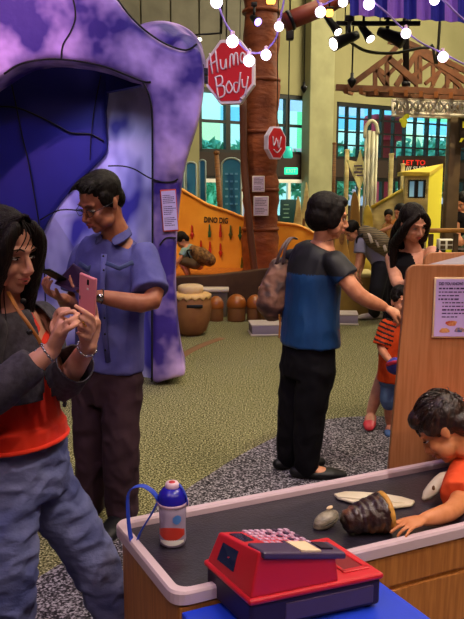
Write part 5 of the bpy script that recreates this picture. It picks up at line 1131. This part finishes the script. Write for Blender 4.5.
wd_ = (wL - eL).normalized(); bracelet(mp, lerp(eL, wL, .93), wd_, .031, M['black'], 'watch_strap'); q = lerp(eL, wL, .93) + V((-.0, -.032, .0)); b = MB(); b.tube([q, q + V((0, -.007, 0))], .016, 18); b.build('watch_face', M['chrome'], mp)
c = W(55, 275.5, 2.97); k = thing('mobile_phone', c, 'black mobile phone held low by the man in the blue shirt', 'phone'); R = rot3((.93, 0, -.25), (.2, .5, .75))
b = MB(); b.box(c, (.065, .125, .009), rot3((.45, -.3, .05), (-.9, -.2, .30)), 0, .01); b.build('phone_body', M['black'], k)
c2_ = W(74, 279, 2.96); k = thing('wallet_case', c2_, 'dark purple folding case held by the man beside his black phone', 'case'); 
b = MB(); b.prism([W(54, 284, 3.0), W(73, 264, 2.99), W(90, 276, 2.94), W(86, 289, 2.92), W(70, 291, 2.93)], (0, .012, .004)); o = b.build('case_cover', mat('dark_plum_leather', '#2c1734', .4), k); fixn(o); bevel(o, .003)

# ---------------------------------------------------------------- woman in the blue top with the shoulder bag
bw = thing('person', V((.45, 3.85, 0)), 'bobbed haired woman in black yoked blue top reaching out her arm, bag on shoulder', 'person')
F = V((.93, .05, -.22)); MH = headM(W(329, 216, 3.82), F, 0, 1.0)
Fb = V((.80, .60, 0)).normalized(); side = V((Fb.y, -Fb.x, 0)); N = W(323, 243, 3.84); C = W(314, 275, 3.86); P = W(308, 352, 3.86)
sR, sL = W(334, 262, 3.72), W(292, 260, 3.97); eR, eL = W(358, 294, 3.66), W(284, 305, 4.02); wR, wL = W(384, 307, 3.74), W(300, 340, 4.08)
hR_, hL_ = W(317, 368, 3.80), W(298, 366, 3.92); kR, kL = W(310, 412, 3.80), W(293, 410, 3.93); aR, aL = W(306, 466, 3.84), W(288, 462, 3.98); aR.z = aL.z = .075
tR, tL = aR + V((.24, -.02, 0)), aL + V((.22, .06, 0))
b = MB(); head(b, MH, N, neck_r=.048); torso(b, P, C, N, side, .15, .145, .105, .105)
limb(b, [sR, eR, wR], [.050, .046, .042, .038, .026]); limb(b, [sL, eL, wL], [.050, .044, .040, .036, .026])
hand(b, wR, W(398, 313, 3.74) - wR, (-.1, .3, -1), -1, ((30, 35, 25), (45, 40, 25), (55, 45, 30), (60, 45, 30)), 1.0, 25, 4); hand(b, wL, V((0.05, 0, -1)), (0, .5, 0), -1, (20, 25, 20), .95)
leg(b, hR_, kR, aR, tR); leg(b, hL_, kL, aL, tL); blob(b, 'body', M['skin'], bw, .005, 3); face_parts(bw, MH, closed=.3)
M['bluetop'] = mat('petrol_blue_satin', '#1a4478', .45, .4, c2='#12345e', nscale=6, bump=.3, bscale=12, bdist=.02, stretch=(1, 1, .5)); M['blackyoke'] = mat('black_yoke', '#0f0f16', .6)
b = MB(); b.tube(smooth_path([P + V((.01, 0, .045)), lerp(P, C, .5), C, lerp(C, N, .6), N + V((0, 0, -.02))], 4), [lerpr([(.180, .145), (.172, .135), (.172, .132), (.168, .105), (.078, .075)], t/16) for t in range(17)], 28, side=side)
sleeve(b, [sR, lerp(sR, eR, .3), lerp(sR, eR, .5)], [.060, .066, .070]); sleeve(b, [sL, lerp(sL, eL, .3), lerp(sL, eL, .5)], [.060, .066, .070])
zy = C.z + .015
ce = lerp(sR, eR, .47)
blob(b, 'blouse', [M['bluetop'], M['blackyoke']], bw, .007, 4, .010, (8, 8, 3.5), region=lambda p: 1 if p.z > zy and (p - ce).length > .066 else 0)
M['blackcloth'] = mat('black_cloth', '#0e0d12', .8, .15, bump=.3, bscale=14, bdist=.015)
b = MB(); b.tube([P + V((0, 0, .10)), P + V((0, 0, .02)), P + V((0, 0, -.06)), P + V((0, 0, -.13))], [(.152, .115), (.162, .125), (.165, .13), (.160, .13)], 26, side=side)
limb(b, [hR_, kR, aR], [.105, .098, .088, .078, .066]); limb(b, [hL_, kL, aL], [.105, .095, .085, .075, .064]); blob(b, 'trousers', M['blackcloth'], bw, .008, 5, .010, (9, 9, 7))
shoe(bw, aR, tR, M['black'], 1.05, low=True, name='flat_shoe'); shoe(bw, aL, tL, M['black'], 1.05, low=True, name='flat_shoe')
b = MB(); b.ell(hp(MH, 0, -.028, .038), (.088, .102, .088), m3(MH)); b.ell(hp(MH, 0, -.040, -.012), (.089, .088, .085), m3(MH)); b.ell(hp(MH, 0, .035, .085), (.060, .045, .032), m3(MH))
for q in (-1, 1): b.ell(hp(MH, q*.074, .008, -.006), (.016, .045, .060), m3(MH)); b.ell(hp(MH, q*.066, .032, .04), (.018, .03, .04), m3(MH))
blob(b, 'hair', M['hair'], bw, .006, 3, .003, (60, 60, 22))
b = MB(); P_ = [N + V((.06*math.cos(a), .055*math.sin(a), .012 + .012*math.cos(a))) for a in [2*math.pi*k/20 for k in range(21)]]; b.tube(P_, .002, 6); b.build('necklace', M['chrome'], bw)
# patchwork bag
M['patch'] = mat('patchwork_leather', '#7c5648', .6, c2='#3e2a2a', nscale=14, lo=.42, hi=.58, ndetail=1, bump=.4, bscale=30)
c = W(275, 290, 3.90); bg_ = thing('shoulder_bag', c, 'brown and pink patchwork shoulder bag hanging behind the woman in blue top', 'bag')
b = MB(); b.tube(smooth_path([W(281, 262, 3.92), W(278, 272, 3.90), W(274, 288, 3.89), W(271, 304, 3.89), W(273, 314, 3.91)], 4), [lerpr([(.045, .03), (.062, .045), (.075, .055), (.082, .06), (.05, .045)], t/16) for t in range(17)], 22, side=(1, 0, .15), round_end=True)
blob(b, 'bag_body', M['patch'], bg_, .007, 3, .008, (14, 14, 14))
for dx in (-4, 3):
    b = MB(); b.tube(smooth_path([W(280+dx, 264, 3.88), W(284+dx*.5, 248, 3.86), W(291+dx*.3, 238, 3.90), W(297, 239, 3.95)], 5), [(.008, .004)]*16, 8, side=(1, 0, 0)); b.build('bag_strap', mat('bag_strap_leather', '#5c4a4c', .5), bg_)
b = MB(); b.tube(smooth_path([W(279, 314, 3.86), W(280, 324, 3.86), W(279, 338, 3.86)], 4), .005, 6); b.build('hanging_cord', M['tanstrap'], bg_)

# ---------------------------------------------------------------- woman in the black V-neck behind the podium
vw = thing('person', V((1.3, 4.95, 0)), 'long haired woman in black V necked dress looking down behind the oak podium', 'person')
F = V((.35, -.85, -.42)); MH = headM(W(413, 223, 4.7), F, 6, 1.0); side = V((-.93, -.36, 0)).normalized()
N = W(413, 250, 4.78); C = W(413, 272, 4.82); P = W(404, 325, 4.92)
sR, sL = W(392, 258, 4.85), W(436, 256, 4.72); eR, eL = W(400, 286, 4.62), W(446, 285, 4.6); wR, wL = W(424, 272, 4.42), W(440, 268, 4.38)
hR_, hL_ = W(396, 336, 4.95), W(414, 336, 4.88); kR, kL = W(388, 362, 4.74), W(418, 365, 4.80); aR, aL = W(371, 408, 4.82), W(420, 412, 4.9); aR.z = aL.z = .075
tR, tL = aR + V((-.05, -.2, 0)), aL + V((.05, -.2, 0))
b = MB(); head(b, MH, N, neck_r=.045); torso(b, P, C, N, side, .145, .14, .10, .10)
limb(b, [sR, eR, wR], [.048, .044, .040, .034, .024]); limb(b, [sL, eL, wL], [.048, .044, .040, .034, .024])
hand(b, wR, V((.8, -.5, -.2)), (0, -.3, -1), 1); hand(b, wL, V((.2, -.8, -.2)), (0, -.2, -1), -1)
leg(b, hR_, kR, aR, tR, .95); leg(b, hL_, kL, aL, tL, .95); blob(b, 'body', M['skin2'], vw, .006, 3); face_parts(vw, MH, closed=.75)
b = MB(); b.tube(smooth_path([P + V((0, 0, -.22)), P, lerp(P, C, .5), C, lerp(C, N, .6), N], 4), [lerpr([(.18, .15), (.165, .125), (.155, .12), (.162, .128), (.150, .105), (.066, .066)], t/20) for t in range(21)], 26, side=side)
for q, s_ in ((1, sR), (-1, sL)): b.ell(lerp(s_, N, .18) + V((0, 0, .0)), (.058, .058, .062))
q0 = C + V((.02, -.13, -.005)); vz = q0.z; ap = lambda p: 1 if (p.y < C.y - .02 and p.z > vz and abs(p.x - q0.x - (p.z-vz)*.06) < .012 + (p.z - vz)*.42) or (p.z > N.z - .012 and abs(p.x - N.x) < .09) else 0
blob(b, 'black_dress', [M['blackcloth'], M['skin2']], vw, .006, 4, .003, (9, 9, 5), region=ap)
b = MB(); b.ell(hp(MH, 0, -.022, .040), (.084, .098, .088), m3(MH)); b.ell(hp(MH, 0, -.05, -.03), (.085, .06, .09), m3(MH))
for q in (-1, 1): b.tube(smooth_path([hp(MH, q*.020, .058, .088), hp(MH, q*.068, .050, .035), hp(MH, q*.084, .025, -.04), hp(MH, q*.095, .0, -.12)], 4) + [hp(MH, q*.10, -.02, -.15) + V((0, 0, -.05*k)) for k in range(5)], [lerpr([(.016, .02), (.022, .035), (.03, .045), (.036, .045), (.018, .025)], t/16) for t in range(17)] + [.02], 12, round_end=True)
b.tube([hp(MH, 0, -.07, -.03), hp(MH, -.02, -.10, -.12), hp(MH, -.03, -.11, -.12) + V((-.03, 0, -.12)), hp(MH, -.03, -.11, -.12) + V((-.05, 0, -.22))], [(.08, .05), (.10, .05), (.09, .04), (.05, .02)], 16, side=side, round_end=True)
blob(b, 'hair', M['hairlong'], vw, .007, 3, .006, (40, 40, 8))
M['pinkshoe'] = mat('coral_pink_shoe', '#d83a4c', .35, .5); shoe(vw, aR, tR, M['pinkshoe'], .95, low=True, name='pink_flat_shoe'); shoe(vw, aL, tL, M['pinkshoe'], .95, low=True, name='pink_flat_shoe')

# ---------------------------------------------------------------- boy in the tiger striped shirt
tb_ = thing('person', V((1.13, 4.6, 0)), 'small boy in orange shirt with tiger striped sleeves beside the podium', 'person')
F = V((.25, -.93, -.05)); ks = .86; MH = headM(W(402, 302, 4.52), F, -6, ks); side = V((-.97, -.2, 0)).normalized()
N = W(400, 322, 4.56); C = W(399, 338, 4.58); P = W(397, 372, 4.6)
sR, sL = W(387, 326, 4.58), W(413, 328, 4.55); eR, eL = W(381, 346, 4.55), W(418, 347, 4.5); wR, wL = W(391, 362, 4.42), W(407, 366, 4.4)
hR_, hL_ = W(391, 378, 4.6), W(404, 378, 4.6); kR, kL = W(389, 402, 4.58), W(405, 402, 4.58); aR, aL = W(389, 422, 4.64), W(406, 424, 4.6); aR.z = aL.z = .06
tR, tL = aR + V((-.03, -.12, 0)), aL + V((.03, -.12, 0))
b = MB(); head(b, MH, N, neck_r=.044); torso(b, P, C, N, side, .10, .105, .08, .08, nr=.045)
limb(b, [sR, eR, wR], [.034, .03, .028, .025, .019]); limb(b, [sL, eL, wL], [.034, .03, .028, .025, .019]); hand(b, wR, V((.7, -.2, -.5)), (.3, -.5, .6), 1, (30, 40, 30), .62); hand(b, wL, V((-.7, -.2, -.4)), (-.3, -.5, .6), -1, (30, 40, 30), .62)
leg(b, hR_, kR, aR, tR, .62); leg(b, hL_, kL, aL, tL, .62); blob(b, 'body', M['skin'], tb_, .005, 2); face_parts(tb_, MH, closed=.4)
M['orange'] = mat('orange_jersey', '#e0501a', .7, .2, c2='#c03c10', nscale=9, bump=.2, bscale=30); M['tiger'] = mat('dark_tiger_stripe', '#160e0c', .7)
def tig(p):
    dS = min((p - sR).length, (p - lerp(sR, eR, .6)).length)
    if dS < .085 and abs(((p.z*1.0 + p.x*.35)*32) % 1) < .42: return 1
    q = p.x*9 + noise.noise(p*14)*1.6 + p.z*14
    if (p - C).length < .22 and p.x > C.x + .03 and p.z > C.z - .1 and (q % 1) < .16: return 1
    return 0
b = MB(); b.tube(smooth_path([P + V((0, 0, -.05)), lerp(P, C, .5), C, lerp(C, N, .6), N], 4), [lerpr([(.130, .105), (.125, .10), (.125, .095), (.10, .07), (.05, .05)], t/16) for t in range(17)], 24, side=side)
sleeve(b, [sR, lerp(sR, eR, .5), lerp(sR, eR, .95)], [.050, .052, .056]); sleeve(b, [sL, lerp(sL, eL, .5), lerp(sL, eL, .95)], [.050, .052, .056]); blob(b, 'orange_shirt', [M['orange'], M['tiger']], tb_, .0055, 3, .006, (14, 14, 9), region=tig)
M['childdenim'] = mat('child_denim', '#3c5684', .8, c2='#56709c', nscale=12)
b = MB(); b.tube([P + V((0, 0, -.02)), P + V((0, 0, -.08))], [(.115, .09), (.115, .09)], 20, side=side); limb(b, [hR_, lerp(hR_, kR, .98)], [.07, .062, .058]); limb(b, [hL_, lerp(hL_, kL, .98)], [.07, .062, .058]); blob(b, 'denim_shorts', M['childdenim'], tb_, .006, 2, .006, (14, 14, 9))
shoe(tb_, aR, tR, M['childdenim'], .62, low=True, name='blue_sandal'); shoe(tb_, aL, tL, M['childdenim'], .62, low=True, name='blue_sandal')
b = MB(); b.ell(hp(MH, 0, -.022, .044), (.082, .096, .084), m3(MH)); b.ell(hp(MH, 0, .035, .080), (.060, .048, .034), m3(MH))
for q in (-1, 1): b.ell(hp(MH, q*.068, .008, .03), (.015, .035, .035), m3(MH))
blob(b, 'hair', M['hair'], tb_, .006, 2, .006, (50, 50, 50))
c = W(396, 366, 4.36); k = thing('child_hat', c, 'blue and purple child\'s hat held in front of the boy in the orange shirt', 'cap')
b = MB(); b.ell(c, (.062, .05, .055)); b.build('cap_crown', mat('cap_purple_blue', '#3c3a9c', .6, c2='#2a2a78', nscale=10), k); b = MB(); b.tube(smooth_path([c + V((-.062, -.01, .01)), c + V((-.03, -.055, .035)), c + V((.02, -.06, .045)), c + V((.06, -.02, .05))], 4), [(.012, .005)]*13, 8, side=(0, 0, 1)); b.build('red_piping', mat('crimson_piping', '#a8203c', .6), k)

# ---------------------------------------------------------------- toddler in the coral shirt leaning on the touch table
to = thing('person', V((.86, 2.75, 0)), 'small boy in coral shirt leaning over the touch table, hand beside the ribbed shell', 'person')
F = V((-.66, .22, -.70)); ks = .97; MH = headM(W(444, 428, 2.46), F, 8, ks)
side = V((.4, -.9, 0)).normalized(); N = W(460, 458, 2.53); C = V((.93, 2.70, .69)); P = V((1.03, 2.98, .545))
sL, sR = W(463, 475, 2.42), V((.93, 2.78, .69)); eL, eR = W(456, 507, 2.23), V((.84, 2.86, .62)); wL = G(424, 523, .56); wR = V((.93, 2.76, .58))
hL_, hR_ = P + V((-.02, -.07, -.05)), P + V((.02, .07, -.05)); kL, kR = V((P.x-.07, P.y+.0, .29)), V((P.x-.05, P.y+.13, .29)); aL, aR = V((P.x-.02, P.y+.03, .06)), V((P.x+.02, P.y+.16, .06))
kL.x = hL_.x - .03; tL, tR = aL + V((-.12, -.02, 0)), aR + V((-.12, 0, 0))
b = MB(); head(b, MH, N, neck_r=.044); torso(b, P, C, N, side, .10, .10, .085, .085, nr=.045)
limb(b, [sL, eL, wL + V((0, 0, .012))], [.036, .033, .032, .029, .021]); limb(b, [sR, eR, wR], [.036, .032, .03, .027, .020])
hand(b, wL + V((0, 0, .014)), G(398, 530, .56) - wL + V((0, 0, -.006)), (0, 0, -1), -1, ((8, 14, 10), (8, 12, 10), (10, 14, 10), (12, 16, 12)), .78, 45, 9, 5); hand(b, wR, V((-.6, -.5, -.3)), (0, 0, -1), 1, (20, 25, 20), .7)
leg(b, hL_, kL, aL, tL, .62); leg(b, hR_, kR, aR, tR, .62); blob(b, 'body', mat('skin_warm', '#cc8458', .45, .35, c2='#c07848', nscale=30), to, .0045, 2); face_parts(to, MH, closed=.85, brow=False)
M['coral'] = mat('coral_jersey', '#e4552c', .75, .2, c2='#d84a24', nscale=9, bump=.2, bscale=30)
b = MB(); b.tube(smooth_path([P + V((0, 0, .0)), lerp(P, C, .5), C, lerp(C, N, .6), lerp(C, N, .92)], 4), [lerpr([(.125, .10), (.122, .10), (.122, .10), (.09, .075), (.055, .055)], t/16) for t in range(17)], 24, side=side)
sleeve(b, [sL, lerp(sL, eL, .35), lerp(sL, eL, .72)], [.058, .058, .060]); sleeve(b, [sR, lerp(sR, eR, .35), lerp(sR, eR, .66)], [.054, .054, .056]); blob(b, 'coral_shirt', M['coral'], to, .0055, 3, .007, (12, 12, 9))
b = MB(); b.tube([P + V((0, 0, .02)), P + V((0, 0, -.08))], [(.11, .09), (.11, .09)], 20, side=side); limb(b, [hL_, kL], [.068, .062, .058]); limb(b, [hR_, kR], [.068, .062, .058]); blob(b, 'shorts', M['childdenim'], to, .006, 2)
shoe(to, aL, tL, M['black'], .62); shoe(to, aR, tR, M['black'], .62)
M['brownhair'] = mat('dark_brown_hair', '#1c0f0a', .35, .5, c2='#4a2c1c', nscale=26, lo=.45, hi=.8, stretch=(3, 3, 1), bump=.6, bscale=80, bdist=.004)
b = MB(); b.ell(hp(MH, 0, -.022, .042), (.086, .100, .088), m3(MH)); b.ell(hp(MH, 0, -.065, -.015), (.072, .048, .060), m3(MH)); b.ell(hp(MH, 0, .042, .080), (.066, .050, .040), m3(MH))
for q in (-1, 1): b.ell(hp(MH, q*.070, .012, .032), (.016, .040, .036), m3(MH))
blob(b, 'hair', M['brownhair'], to, .005, 2, .003, (60, 60, 60))
b = MB(); rr = random.Random(12); L = []
for i in range(260):
    a = rr.uniform(0, 2*math.pi); e = rr.uniform(.15, 1.5); d = V((math.cos(a)*math.cos(e), math.sin(a)*math.cos(e), math.sin(e))); p = V((d.x*.086, -.022 + d.y*.1, .042 + d.z*.088)); tng = V((-.3*d.x + .2*rr.gauss(0, 1), .9, -.5)) ; tng = (tng - d*tng.dot(d)).normalized()
    L.append([hp(MH, *(p*.99)), hp(MH, *(p + tng*.02 + d*.006)), hp(MH, *(p + tng*.042 + d*.002))])
strands(b, L, .0026, 4); b.build('hair_tufts', M['brownhair'], to)

# ---------------------------------------------------------------- bending man with a plaid backpack
km = thing('person', G(378, 323), 'bending man in grey shirt and dark trousers with a plaid backpack', 'person')
Yk = 8.7; Wk = lambda x, y, d=0: W(x, y, Yk + d)
F = V((-.75, -.3, -.6)); MH = headM(Wk(352, 231, -.1), F, 0, 1.0); side = V((.2, -.95, 0)).normalized(); N, C, P = Wk(359, 236), Wk(368, 240), Wk(383, 263)
sL, sR = Wk(360, 243, -.16), Wk(364, 241, .16); eL, eR = Wk(359, 260, -.2), Wk(362, 260, .1); wL, wR = Wk(356, 272, -.25), Wk(360, 272, -.05)
hL_, hR_ = Wk(381, 268, -.09), Wk(386, 268, .09); kL, kR = Wk(376, 294, -.12), Wk(386, 294, .08); aL, aR = G(374, 319), G(388, 318); aL.z = aR.z = .08; tL, tR = aL + V((-.2, -.05, 0)), aR + V((-.2, -.05, 0))
b = MB(); head(b, MH, N); torso(b, P, C, N, side, .14, .16, .10, .11); limb(b, [sL, eL, wL], [.05, .045, .042, .038, .026]); limb(b, [sR, eR, wR], [.05, .045, .042, .038, .026])
hand(b, wL, V((-.1, -.1, -1)), (1, 0, 0), 1); hand(b, wR, V((-.1, -.1, -1)), (1, 0, 0), -1); leg(b, hL_, kL, aL, tL); leg(b, hR_, kR, aR, tR); blob(b, 'body', M['skin'], km, .009, 2); face_parts(km, MH)
M['greyshirt'] = mat('lavender_grey_shirt', '#8a88a4', .8, .2, bump=.2, bscale=20)
b = MB(); b.tube(smooth_path([P, lerp(P, C, .5), C, lerp(C, N, .7)], 4), [lerpr([(.16, .125), (.165, .13), (.175, .13), (.11, .09)], t/12) for t in range(13)], 22, side=side); sleeve(b, [sL, lerp(sL, eL, .6)], [.07, .07]); sleeve(b, [sR, lerp(sR, eR, .6)], [.07, .07]); blob(b, 'shirt', M['greyshirt'], km, .01, 3)
b = MB(); b.ell(P, (.15, .13, .13)); limb(b, [hL_, kL, aL], [.12, .10, .09, .08, .075]); limb(b, [hR_, kR, aR], [.12, .10, .09, .08, .075]); blob(b, 'trousers', mat('navy_trousers', '#14141f', .8), km, .012, 3)
shoe(km, aL, tL, M['offw'], 1.1, name='pale_shoe'); shoe(km, aR, tR, M['offw'], 1.1, name='pale_shoe')
b = MB(); b.ell(hp(MH, 0, -.02, .042), (.085, .098, .088), m3(MH)); b.ell(hp(MH, 0, -.06, -.02), (.07, .05, .06), m3(MH)); blob(b, 'hair', M['hair'], km, .008, 2)
c = Wk(375, 238, -.16) ; bk = thing('backpack', c, 'plaid backpack with pale bands on the bending man\'s back', 'backpack')
M['plaid'] = mat('plaid_canvas', '#4a443a', .8, c2='#8c7a5c', nscale=16, wave='Z'); b = MB(); b.tube([Wk(365, 233, -.1), Wk(370, 236, -.14), Wk(379, 242, -.14), Wk(389, 251, -.12)], [(.12, .09), (.15, .11), (.16, .12), (.12, .09)], 20, side=side, round_end=True); blob(b, 'bag_body', M['plaid'], bk, .012, 3, .01, (10, 10, 10))
for dx in (0, 7, 14): b = MB(); b.tube(smooth_path([Wk(366+dx, 230+dx*.6, -.06), Wk(369+dx, 234+dx*.6, -.27), Wk(372+dx, 243+dx*.6, -.28)], 4), [(.018, .006)]*9, 8, side=(1, 0, 0)); b.build('pale_band', M['offw'], bk)
b = MB(); b.tube(smooth_path([Wk(364, 234, -.2), Wk(358, 237, -.2), Wk(357, 243, -.2), Wk(362, 250, -.2)], 4), .014, 8); b.build('shoulder_strap', M['steel'], bk)

# ---------------------------------------------------------------- child crouching in the dig pit, with backpack
def small_person(name, label, Y, H, F, Nn, C, P, arms, legs, shirt, short, k=.7, hair=None, side=(1, 0, 0), skin=None, extra=None, longhair=False):
    root = thing(name, V((P.x, P.y, 0)), label, 'person'); MH = headM(H, F, 0, k*1.15); s_ = V(side).normalized()
    b = MB(); head(b, MH, Nn, neck_r=.045); torso(b, P, C, Nn, s_, .12*k*1.2, .125*k*1.2, .09*k*1.2, .09*k*1.2, nr=.045)
    for (s1, e1, w1, sg_) in arms: limb(b, [s1, e1, w1], [.044*k, .04*k, .036*k, .034*k, .026*k]); hand(b, w1, (w1-e1), (0, -.3, -1), sg_, (20, 25, 20), k*1.0)
    for (h1, k1, a1, t1) in legs: leg(b, h1, k1, a1, t1, k*.95, foot=a1.z < .3)
    blob(b, 'body', skin or M['skin'], root, .011, 1); face_parts(root, MH)
    b = MB(); b.tube(smooth_path([lerp(P, C, -.1), lerp(P, C, .5), C, lerp(C, Nn, .7)], 4), [lerpr([(.155*k, .125*k), (.155*k, .125*k), (.165*k, .125*k), (.10*k, .08*k)], t/12) for t in range(13)], 20, side=s_)
    for (s1, e1, w1, sg_) in arms: sleeve(b, [s1, lerp(s1, e1, .6)], [.062*k, .062*k])
    blob(b, 'shirt', shirt, root, .011, 2)
    b = MB(); b.ell(P, (.155*k, .14*k, .12*k))
    for (h1, k1, a1, t1) in legs: limb(b, [h1, lerp(h1, k1, .85)], [.10*k, .095*k, .09*k])
    blob(b, 'shorts', short, root, .012, 2)
    b = MB(); b.ell(hp(MH, 0, -.022, .042), tuple(x*k*1.15 for x in (.088, .100, .09)), m3(MH)*(1/(k*1.15))); b.ell(hp(MH, 0, -.06, -.02), tuple(x*k*1.15 for x in (.075, .05, .07)), m3(MH)*(1/(k*1.15)))
    if longhair: b.tube([hp(MH, 0, -.07, 0), hp(MH, 0, -.09, -.12), hp(MH, 0, -.08, -.24)], [(.06*k, .04*k), (.07*k, .035*k), (.03*k, .02*k)], 12, side=m3(MH).col[0], round_end=True)
    blob(b, 'hair', hair or M['hair'], root, .009, 1)
    for (h1, k1, a1, t1) in legs:
        if a1.z < .3: shoe(root, a1, t1, M['white'], k, name='shoe')
    return root
Yc = 9.75; Wc = lambda x, y, d=0: W(x, y, Yc + d)
small_person('person', 'crouching child with black hair and pale teal shirt in the dig pit', Yc, Wc(182, 240), V((-.6, -.1, -.75)), Wc(185, 246), Wc(189, 250), Wc(197, 262),
    [(Wc(184, 251, -.1), Wc(180, 259, -.15), Wc(176, 263, -.15), 1), (Wc(187, 249, .1), Wc(181, 259, .12), Wc(178, 264, .1), -1)],
    [(Wc(195, 264, -.08), Wc(181, 260, -.1), Wc(187, 274, -.08), Wc(180, 274, -.1)), (Wc(197, 264, .08), Wc(183, 259, .1), Wc(189, 273, .1), Wc(182, 273, .1))], mat('pale_teal_cloth', '#7c9a9a', .8), mat('olive_shorts', '#5c4a34', .8), .78, None, (0, 1, 0))
c = Wc(202, 256, -.08); bk = thing('backpack', c, 'brown patterned backpack on the crouching child in the dig pit', 'backpack')
b = MB(); b.tube([Wc(193, 251, -.05), Wc(200, 255, -.06), Wc(209, 260, -.06)], [(.09, .08), (.13, .11), (.10, .09)], 18, side=(0, 1, 0), round_end=True); blob(b, 'bag_body', mat('brown_print_canvas', '#4c3018', .8, c2='#8c6434', nscale=26), bk, .01, 2, .012, (16, 16, 16))
b = MB(); b.tube(smooth_path([Wc(192, 250, -.15), Wc(187, 251, -.17), Wc(190, 258, -.16)], 4), .012, 8); b.build('shoulder_strap', M['steel'], bk)

# ---------------------------------------------------------------- distant visitors
Yd = 10.6; Wd = lambda x, y, d=0: W(x, y, Yd + d)
small_person('person', 'distant child in orange shirt leaning over with an arm stretched along the counter', Yd, Wd(400, 212), V((-.7, -.5, -.3)), Wd(401, 219), Wd(400, 224), Wd(402, 245),
    [(Wd(396, 223, -.1), Wd(389, 228, -.15), Wd(380, 231, -.15), 1), (Wd(405, 223, .1), Wd(407, 233, .1), Wd(400, 238, .1), -1)],
    [(Wd(400, 250, -.08), Wd(400, 272, -.1), V((Wd(400, 290).x, Yd-.05, .08)), V((Wd(400, 290).x-.1, Yd-.3, .0))), (Wd(405, 250, .08), Wd(405, 272, .05), V((Wd(405, 290).x, Yd+.1, .08)), V((Wd(405, 290).x-.1, Yd-.2, 0)))], mat('far_orange_cloth', '#c47c34', .8), mat('far_dark_shorts', '#3a3030', .8), .85)
small_person('person', 'distant child with dark hair whose head shows left of the stretched arm', Yd+.6, W(388.5, 216, 11.3), V((-.2, -.9, -.3)), W(389, 222, 11.35), W(389, 227, 11.35), W(389, 246, 11.4),
    [(W(385, 227, 11.3), W(383, 236, 11.25), W(386, 241, 11.2), 1), (W(393, 227, 11.3), W(395, 236, 11.25), W(392, 241, 11.2), -1)],
    [(W(387, 249, 11.4), W(387, 268, 11.35), V((W(387, 285, 11.4).x, 11.4, .08)), V((W(387, 285, 11.4).x, 11.2, 0))), (W(391, 249, 11.4), W(391, 268, 11.35), V((W(391, 285, 11.4).x, 11.4, .08)), V((W(391, 285, 11.4).x, 11.2, 0)))], mat('far_tan_cloth', '#b0844c', .8), mat('far_brown_shorts', '#4a3420', .8), .72)
Ye = 9.9; We = lambda x, y, d=0: W(x, y, Ye + d)
small_person('person', 'visitor in dark sleeveless top and grey green shorts at the right edge beyond the pillar', Ye, We(462, 203), V((-.6, -.6, -.4)), We(464, 211), We(464, 217), We(464, 237),
    [(We(459, 216, -.05), We(457, 227, -.1), We(459, 236, -.2), 1), (We(470, 216, .05), We(473, 227, .05), We(468, 236, -.1), -1)],
    [(We(461, 244, -.05), We(461, 268, -.05), V((We(461, 285).x, Ye, .08)), V((We(461, 285).x-.1, Ye-.3, 0))), (We(468, 244, .05), We(468, 268, .05), V((We(468, 285).x, Ye+.1, .08)), V((We(468, 285).x-.1, Ye-.2, 0)))], M['blackcloth'], mat('grey_green_shorts', '#5c7468', .8), 1.0, None, (1, .3, 0), None, None, True)

bpy.data.scenes.remove(TMP)
